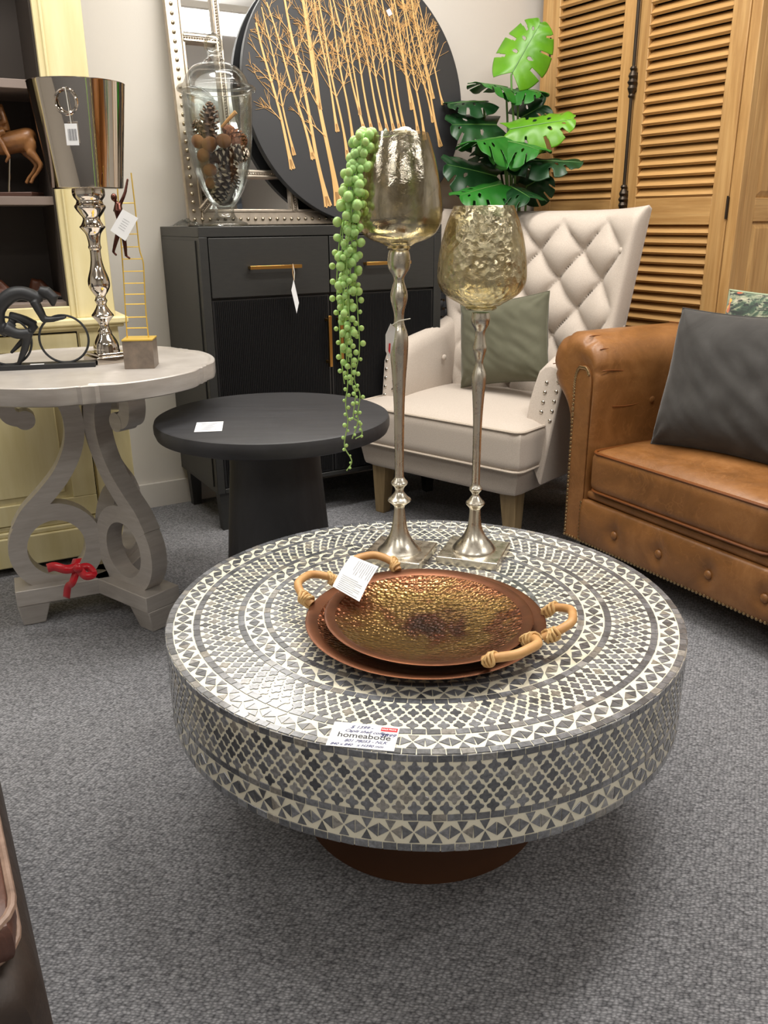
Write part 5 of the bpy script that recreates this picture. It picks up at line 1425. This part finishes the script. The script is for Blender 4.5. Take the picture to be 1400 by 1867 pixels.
# doors
def slat_mesh(L):
    m = MB(); Mx = Matrix.Rotation(R_(-46), 4, 'X') @ Matrix.Rotation(PI, 4, 'X') if False else Matrix.Rotation(R_(46), 4, 'X')
    m.b2(-L/2, L/2, -.0185, .0185, -.0055, .0055, Mx)
    me = m.mesh('slat', oh, False); return me
for (x0, x1, o0, o1) in ((.060, .5035, .102, .432), (.5085, .950, .556, .886)):
    d = MB(); d.b2(x0, o0, -.004, .026, .105, AHt-.105); dr = d.build('door', ov, aw, bevel=.002)
    d = MB(); d.b2(o1, x1, -.004, .026, .105, AHt-.105); d.build('door_stile', ov, dr, bevel=.002)
    for (z0, z1) in ((.105, .20), (.976, 1.066), (AHt-.20, AHt-.105)): MB().b2(o0, o1, -.003, .025, z0, z1).build('door_rail', oh, dr, bevel=.002)
    sm = slat_mesh(o1-o0+.006)
    for (z0, z1, n) in ((.20, .976, 23), (1.066, AHt-.20, 23)):
        p = (z1-z0)/n
        for k in range(n): link('slat', sm, dr, loc=((o0+o1)/2, .011, z0+p*(k+.5)))
# iron cremone bolt
MT['iron'] = plain('dark_iron', srgb(66, 58, 50), .4, .85)
cb = MB(); cb.tube([(.506, -.016, .30), (.506, -.016, AHt-.12)], .006, 10); bolt = cb.build('bolt_rod', MT['iron'], aw)
for zc in (1.455, 1.065, .40, 1.9):
    m = MB(); pr = [(0, -.05), (.009, -.05), (.012, -.044), (.009, -.038), (.013, -.028), (.016, -.02), (.012, -.010), (.018, 0), (.012, .010), (.016, .02), (.013, .028), (.009, .036), (.013, .043), (.009, .05), (0, .05)]
    m.lathe(pr, 20, (.506, -.016, zc)); m.b2(.494, .518, -.012, -.003, zc-.03, zc+.03); m.build('bolt_guide', MT['iron'], bolt)
for (x, z) in ((.951, 1.03), (.059, 1.63), (.951, 1.75), (.951, .3), (.059, .3)):
    m = MB(); m.b2(x-.003, x+.003, -.008, .0, z-.032, z+.032); m.tube([(x, -.007, z-.036), (x, -.007, z+.036)], .0035, 8); m.build('hinge', MT['iron'], aw)

# ------------------------------------------------------------------ monstera
def leafmat(name, c1, c2, rough=.35):
    t = NT(name); n = t.noise(t.map(), 9, 4)
    t.set(col=t.ramp(n.outputs[0], [(.3, c1), (.7, c2)]), rough=rough, spec=.5)
    tl = t.n.new('ShaderNodeBsdfTranslucent'); tl.inputs[0].default_value = c4(c2)
    mx = t.n.new('ShaderNodeMixShader'); mx.inputs[0].default_value = .22
    t.l(t.p.outputs[0], mx.inputs[1]); t.l(tl.outputs[0], mx.inputs[2]); t.l(mx.outputs[0], t.out.inputs[0]); return t.m
MT['leaf_lime'] = leafmat('lime_monstera_leaf', srgb(82, 144, 20), srgb(110, 168, 32))
MT['leaf_mid'] = leafmat('green_monstera_leaf', srgb(30, 96, 30), srgb(48, 124, 40))
MT['leaf_deep'] = leafmat('deep_monstera_leaf', srgb(20, 56, 28), srgb(32, 76, 36))
MT['stem_g'] = plain('leaf_stem', srgb(84, 128, 58), .5)
PO = Vector((.525, 3.42, 0))
mp = thing('monstera', 'artificial monstera plant with split leaves behind the armchair', 'plant', PO)
MB().lathe([(0, 0), (.085, 0), (.105, .20), (.110, .22), (.098, .22), (.095, .19), (0, .19)], 32).build('pot', MT['charcoal'], mp, label='dark grey planter')
MB().lathe([(0, .185), (.094, .188), (0, .2)], 24, cap=False).build('soil', MT['dark_gap'], mp)
def leaf(base, tip, nrm, wd, mat, droop=.12, fold=.18, seed=0):
    base, tip, nrm = Vector(base), Vector(tip), Vector(nrm)
    ax = tip-base; Ln = ax.length; ax.normalize(); nrm = (nrm-ax*nrm.dot(ax)).normalized(); sd = ax.cross(nrm)
    rr = random.Random(seed); cuts = [(.26, .020), (.48, .024), (.68, .022)]
    cutL = [(c+rr.uniform(-.015, .015), w_*rr.uniform(.7, 1.3), rr.uniform(.42, .66)) for c, w_ in cuts]; cutR = [(c+rr.uniform(-.015, .015), w_*rr.uniform(.7, 1.3), rr.uniform(.42, .66)) for c, w_ in cuts]
    def P(u, v):
        s = 2*v-1; a = R_(lerp(128, 28, u**.8)); w_ = wd*(1.02*math.sin(PI*min(1, .20+.80*u))**.7)*(1 if u < .97 else .6)
        along = u*Ln*.96+abs(s)*w_*math.cos(a); across = s*w_*math.sin(a)
        q = along/Ln
        h = -droop*Ln*(q*q)+fold*abs(across)-.5*across*across/wd+.018*Ln*math.sin(u*26+abs(s)*2)*abs(s)
        return base+ax*along+sd*across+nrm*h
    def keep(u, v):
        s = 2*v-1
        for (c, w_, e) in (cutL if s < 0 else cutR):
            if abs(u-c) < w_*(.35+.65*abs(s)) and abs(s) > e: return False
            if ((u-c-.10)/.026)**2+((abs(s)-.30)/.11)**2 < 1 and w_ > .021: return False
        return True
    m = MB(); m.grid(P, 120, 48, keep); o = m.build('leaf', mat, mp, True, solid=.0012, world=True, angle=180)
    mid = [P(t, .5)+nrm*.001 for t in [i/10 for i in range(11)]]
    MB().tube([p-mp.location for p in mid], [lerp(.0028, .0006, i/10) for i in range(11)], 6).build('midrib', MT['stem_g'], o)
    root = Vector((PO.x+rr.uniform(-.03, .03), PO.y+rr.uniform(-.03, .03), .20))
    pth = catmull([root, Vector((lerp(root.x, base.x, .35), lerp(root.y, base.y, .35), lerp(.2, base.z, .6))), base+Vector((0, .0, -.06))*(1 if base.z > 1.1 else .3), base], 6)
    MB().tube([p-mp.location for p in pth], [lerp(.006, .003, i/(len(pth)-1)) for i in range(len(pth))], 8).build('stem', MT['stem_g'], mp)
g = lambda x, y, Y: at(x, y, Y+.13)
leaf(g(934, 132, 3.27), g(988, 36, 3.31), (-.25, -1, .1), .098, MT['leaf_lime'], .04, .05, 1)
leaf(g(930, 236, 3.16), g(1050, 214, 3.10), (0, -.75, .75), .095, MT['leaf_lime'], .03, .05, 2)
leaf(g(925, 160, 3.32), g(876, 148, 3.22), (0, -.35, 1), .10, MT['leaf_mid'], .05, .1, 3)
leaf(g(945, 162, 3.30), g(984, 164, 3.25), (0, -.30, 1), .09, MT['leaf_mid'], .1, .1, 4)
leaf(g(885, 186, 3.30), g(816, 182, 3.25), (0, -.35, 1), .085, MT['leaf_deep'], .1, .1, 5)
leaf(g(905, 228, 3.28), g(822, 224, 3.20), (.1, -.8, .7), .105, MT['leaf_deep'], .05, .05, 6)
leaf(g(920, 250, 3.14), g(868, 256, 3.02), (0, -.45, .9), .12, MT['leaf_mid'], .04, -.1, 7)
leaf(g(925, 258, 3.12), g(985, 268, 3.0), (0, -.5, .9), .10, MT['leaf_mid'], .08, -.05, 8)
leaf(g(940, 292, 3.12), g(1066, 294, 3.05), (0, -.4, 1), .09, MT['leaf_deep'], .02, .1, 9)
leaf(g(905, 322, 3.16), g(812, 296, 3.10), (.1, -.75, .8), .115, MT['leaf_deep'], .04, .05, 10)
leaf(g(915, 336, 3.08), g(836, 352, 2.98), (0, -.5, 1), .11, MT['leaf_mid'], .06, 0, 11)
leaf(g(930, 340, 3.08), g(968, 358, 2.98), (0, -.5, 1), .10, MT['leaf_deep'], .06, 0, 12)
leaf(g(950, 215, 3.36), g(992, 190, 3.34), (-.2, -.9, .4), .09, MT['leaf_deep'], .05, .05, 13)
leaf(g(960, 340, 3.18), g(998, 318, 3.14), (-.2, -.9, .5), .08, MT['leaf_deep'], .05, .05, 14)
leaf(g(905, 300, 3.22), g(880, 270, 3.28), (0, -1, .4), .09, MT['leaf_deep'], .05, .05, 15)
leaf(g(935, 320, 3.22), g(965, 290, 3.28), (0, -1, .4), .09, MT['leaf_deep'], .05, .05, 16)

# ------------------------------------------------------------------ grey woven chair behind the armchair
MT['strap'] = plain('grey_woven_strap', srgb(126, 128, 132), .7, var=(srgb(98, 100, 106), 30))
wc = thing('woven_screen', 'grey woven strap panel between sideboard and armchair', 'screen', (.315, 3.50, 0), R_(8))
X0, X1, Z0, Z1 = -.10, .10, .42, .93
MT['pale_frame'] = plain('pale_grey_frame', srgb(170, 172, 172), .5)
for x in (X0-.012, X1+.012): MB().tube([(x, 0, 0), (x, 0, Z1+.05)], .012, 10).build('post', MT['pale_frame'], wc)
for z in (Z0-.01, Z1+.02): MB().tube([(X0-.012, 0, z), (X1+.012, 0, z)], .011, 10).build('rail', MT['pale_frame'], wc)
nxs, nzs = 6, 15; px_, pz_ = (X1-X0)/nxs, (Z1-Z0)/nzs
for i in range(nxs):
    xx = X0+px_*(i+.5); m = MB(); ph = PI*(i % 2)
    m.slab(lambda u, v: (xx+(u-.5)*px_*.68, -.0016+.005*math.sin(ph+PI*nzs*v), lerp(Z0, Z1, v)), lambda u, v: (xx+(u-.5)*px_*.68, .0016+.005*math.sin(ph+PI*nzs*v), lerp(Z0, Z1, v)), 1, 60); m.build('strap', MT['strap'], wc, angle=60)
for j in range(nzs):
    zz_ = Z0+pz_*(j+.5); m = MB(); ph = PI*(j % 2)
    m.slab(lambda u, v: (lerp(X0, X1, v), -.0016-.005*math.sin(ph+PI*nxs*v+PI/2*0), zz_+(u-.5)*pz_*.68), lambda u, v: (lerp(X0, X1, v), .0016-.005*math.sin(ph+PI*nxs*v), zz_+(u-.5)*pz_*.68), 1, 46); m.build('strap', MT['strap'], wc, angle=60)

# ------------------------------------------------------------------ scrap of clear wrap on the sideboard
wp = thing('plastic_wrap', 'crumpled scrap of clear plastic on the sideboard beside the mirror', 'plastic wrap', SBO+U30*.035+N30*(-.40+.20)+Vector((0, 0, SB1)), TH)
def wrapf(u, v):
    x = (u-.5)*.075; y = (v-.5)*.16
    e = (1-(2*u-1)**2)*(1-(2*v-1)**2)
    return (x, y, .002+.026*e*(.6+.6*noise.noise(Vector((x*40, y*40, 2))))+.004*abs(noise.noise(Vector((x*110, y*110, 5)))))
MB().grid(wrapf, 24, 36).build('sheet', MT['glass'], wp, angle=20)
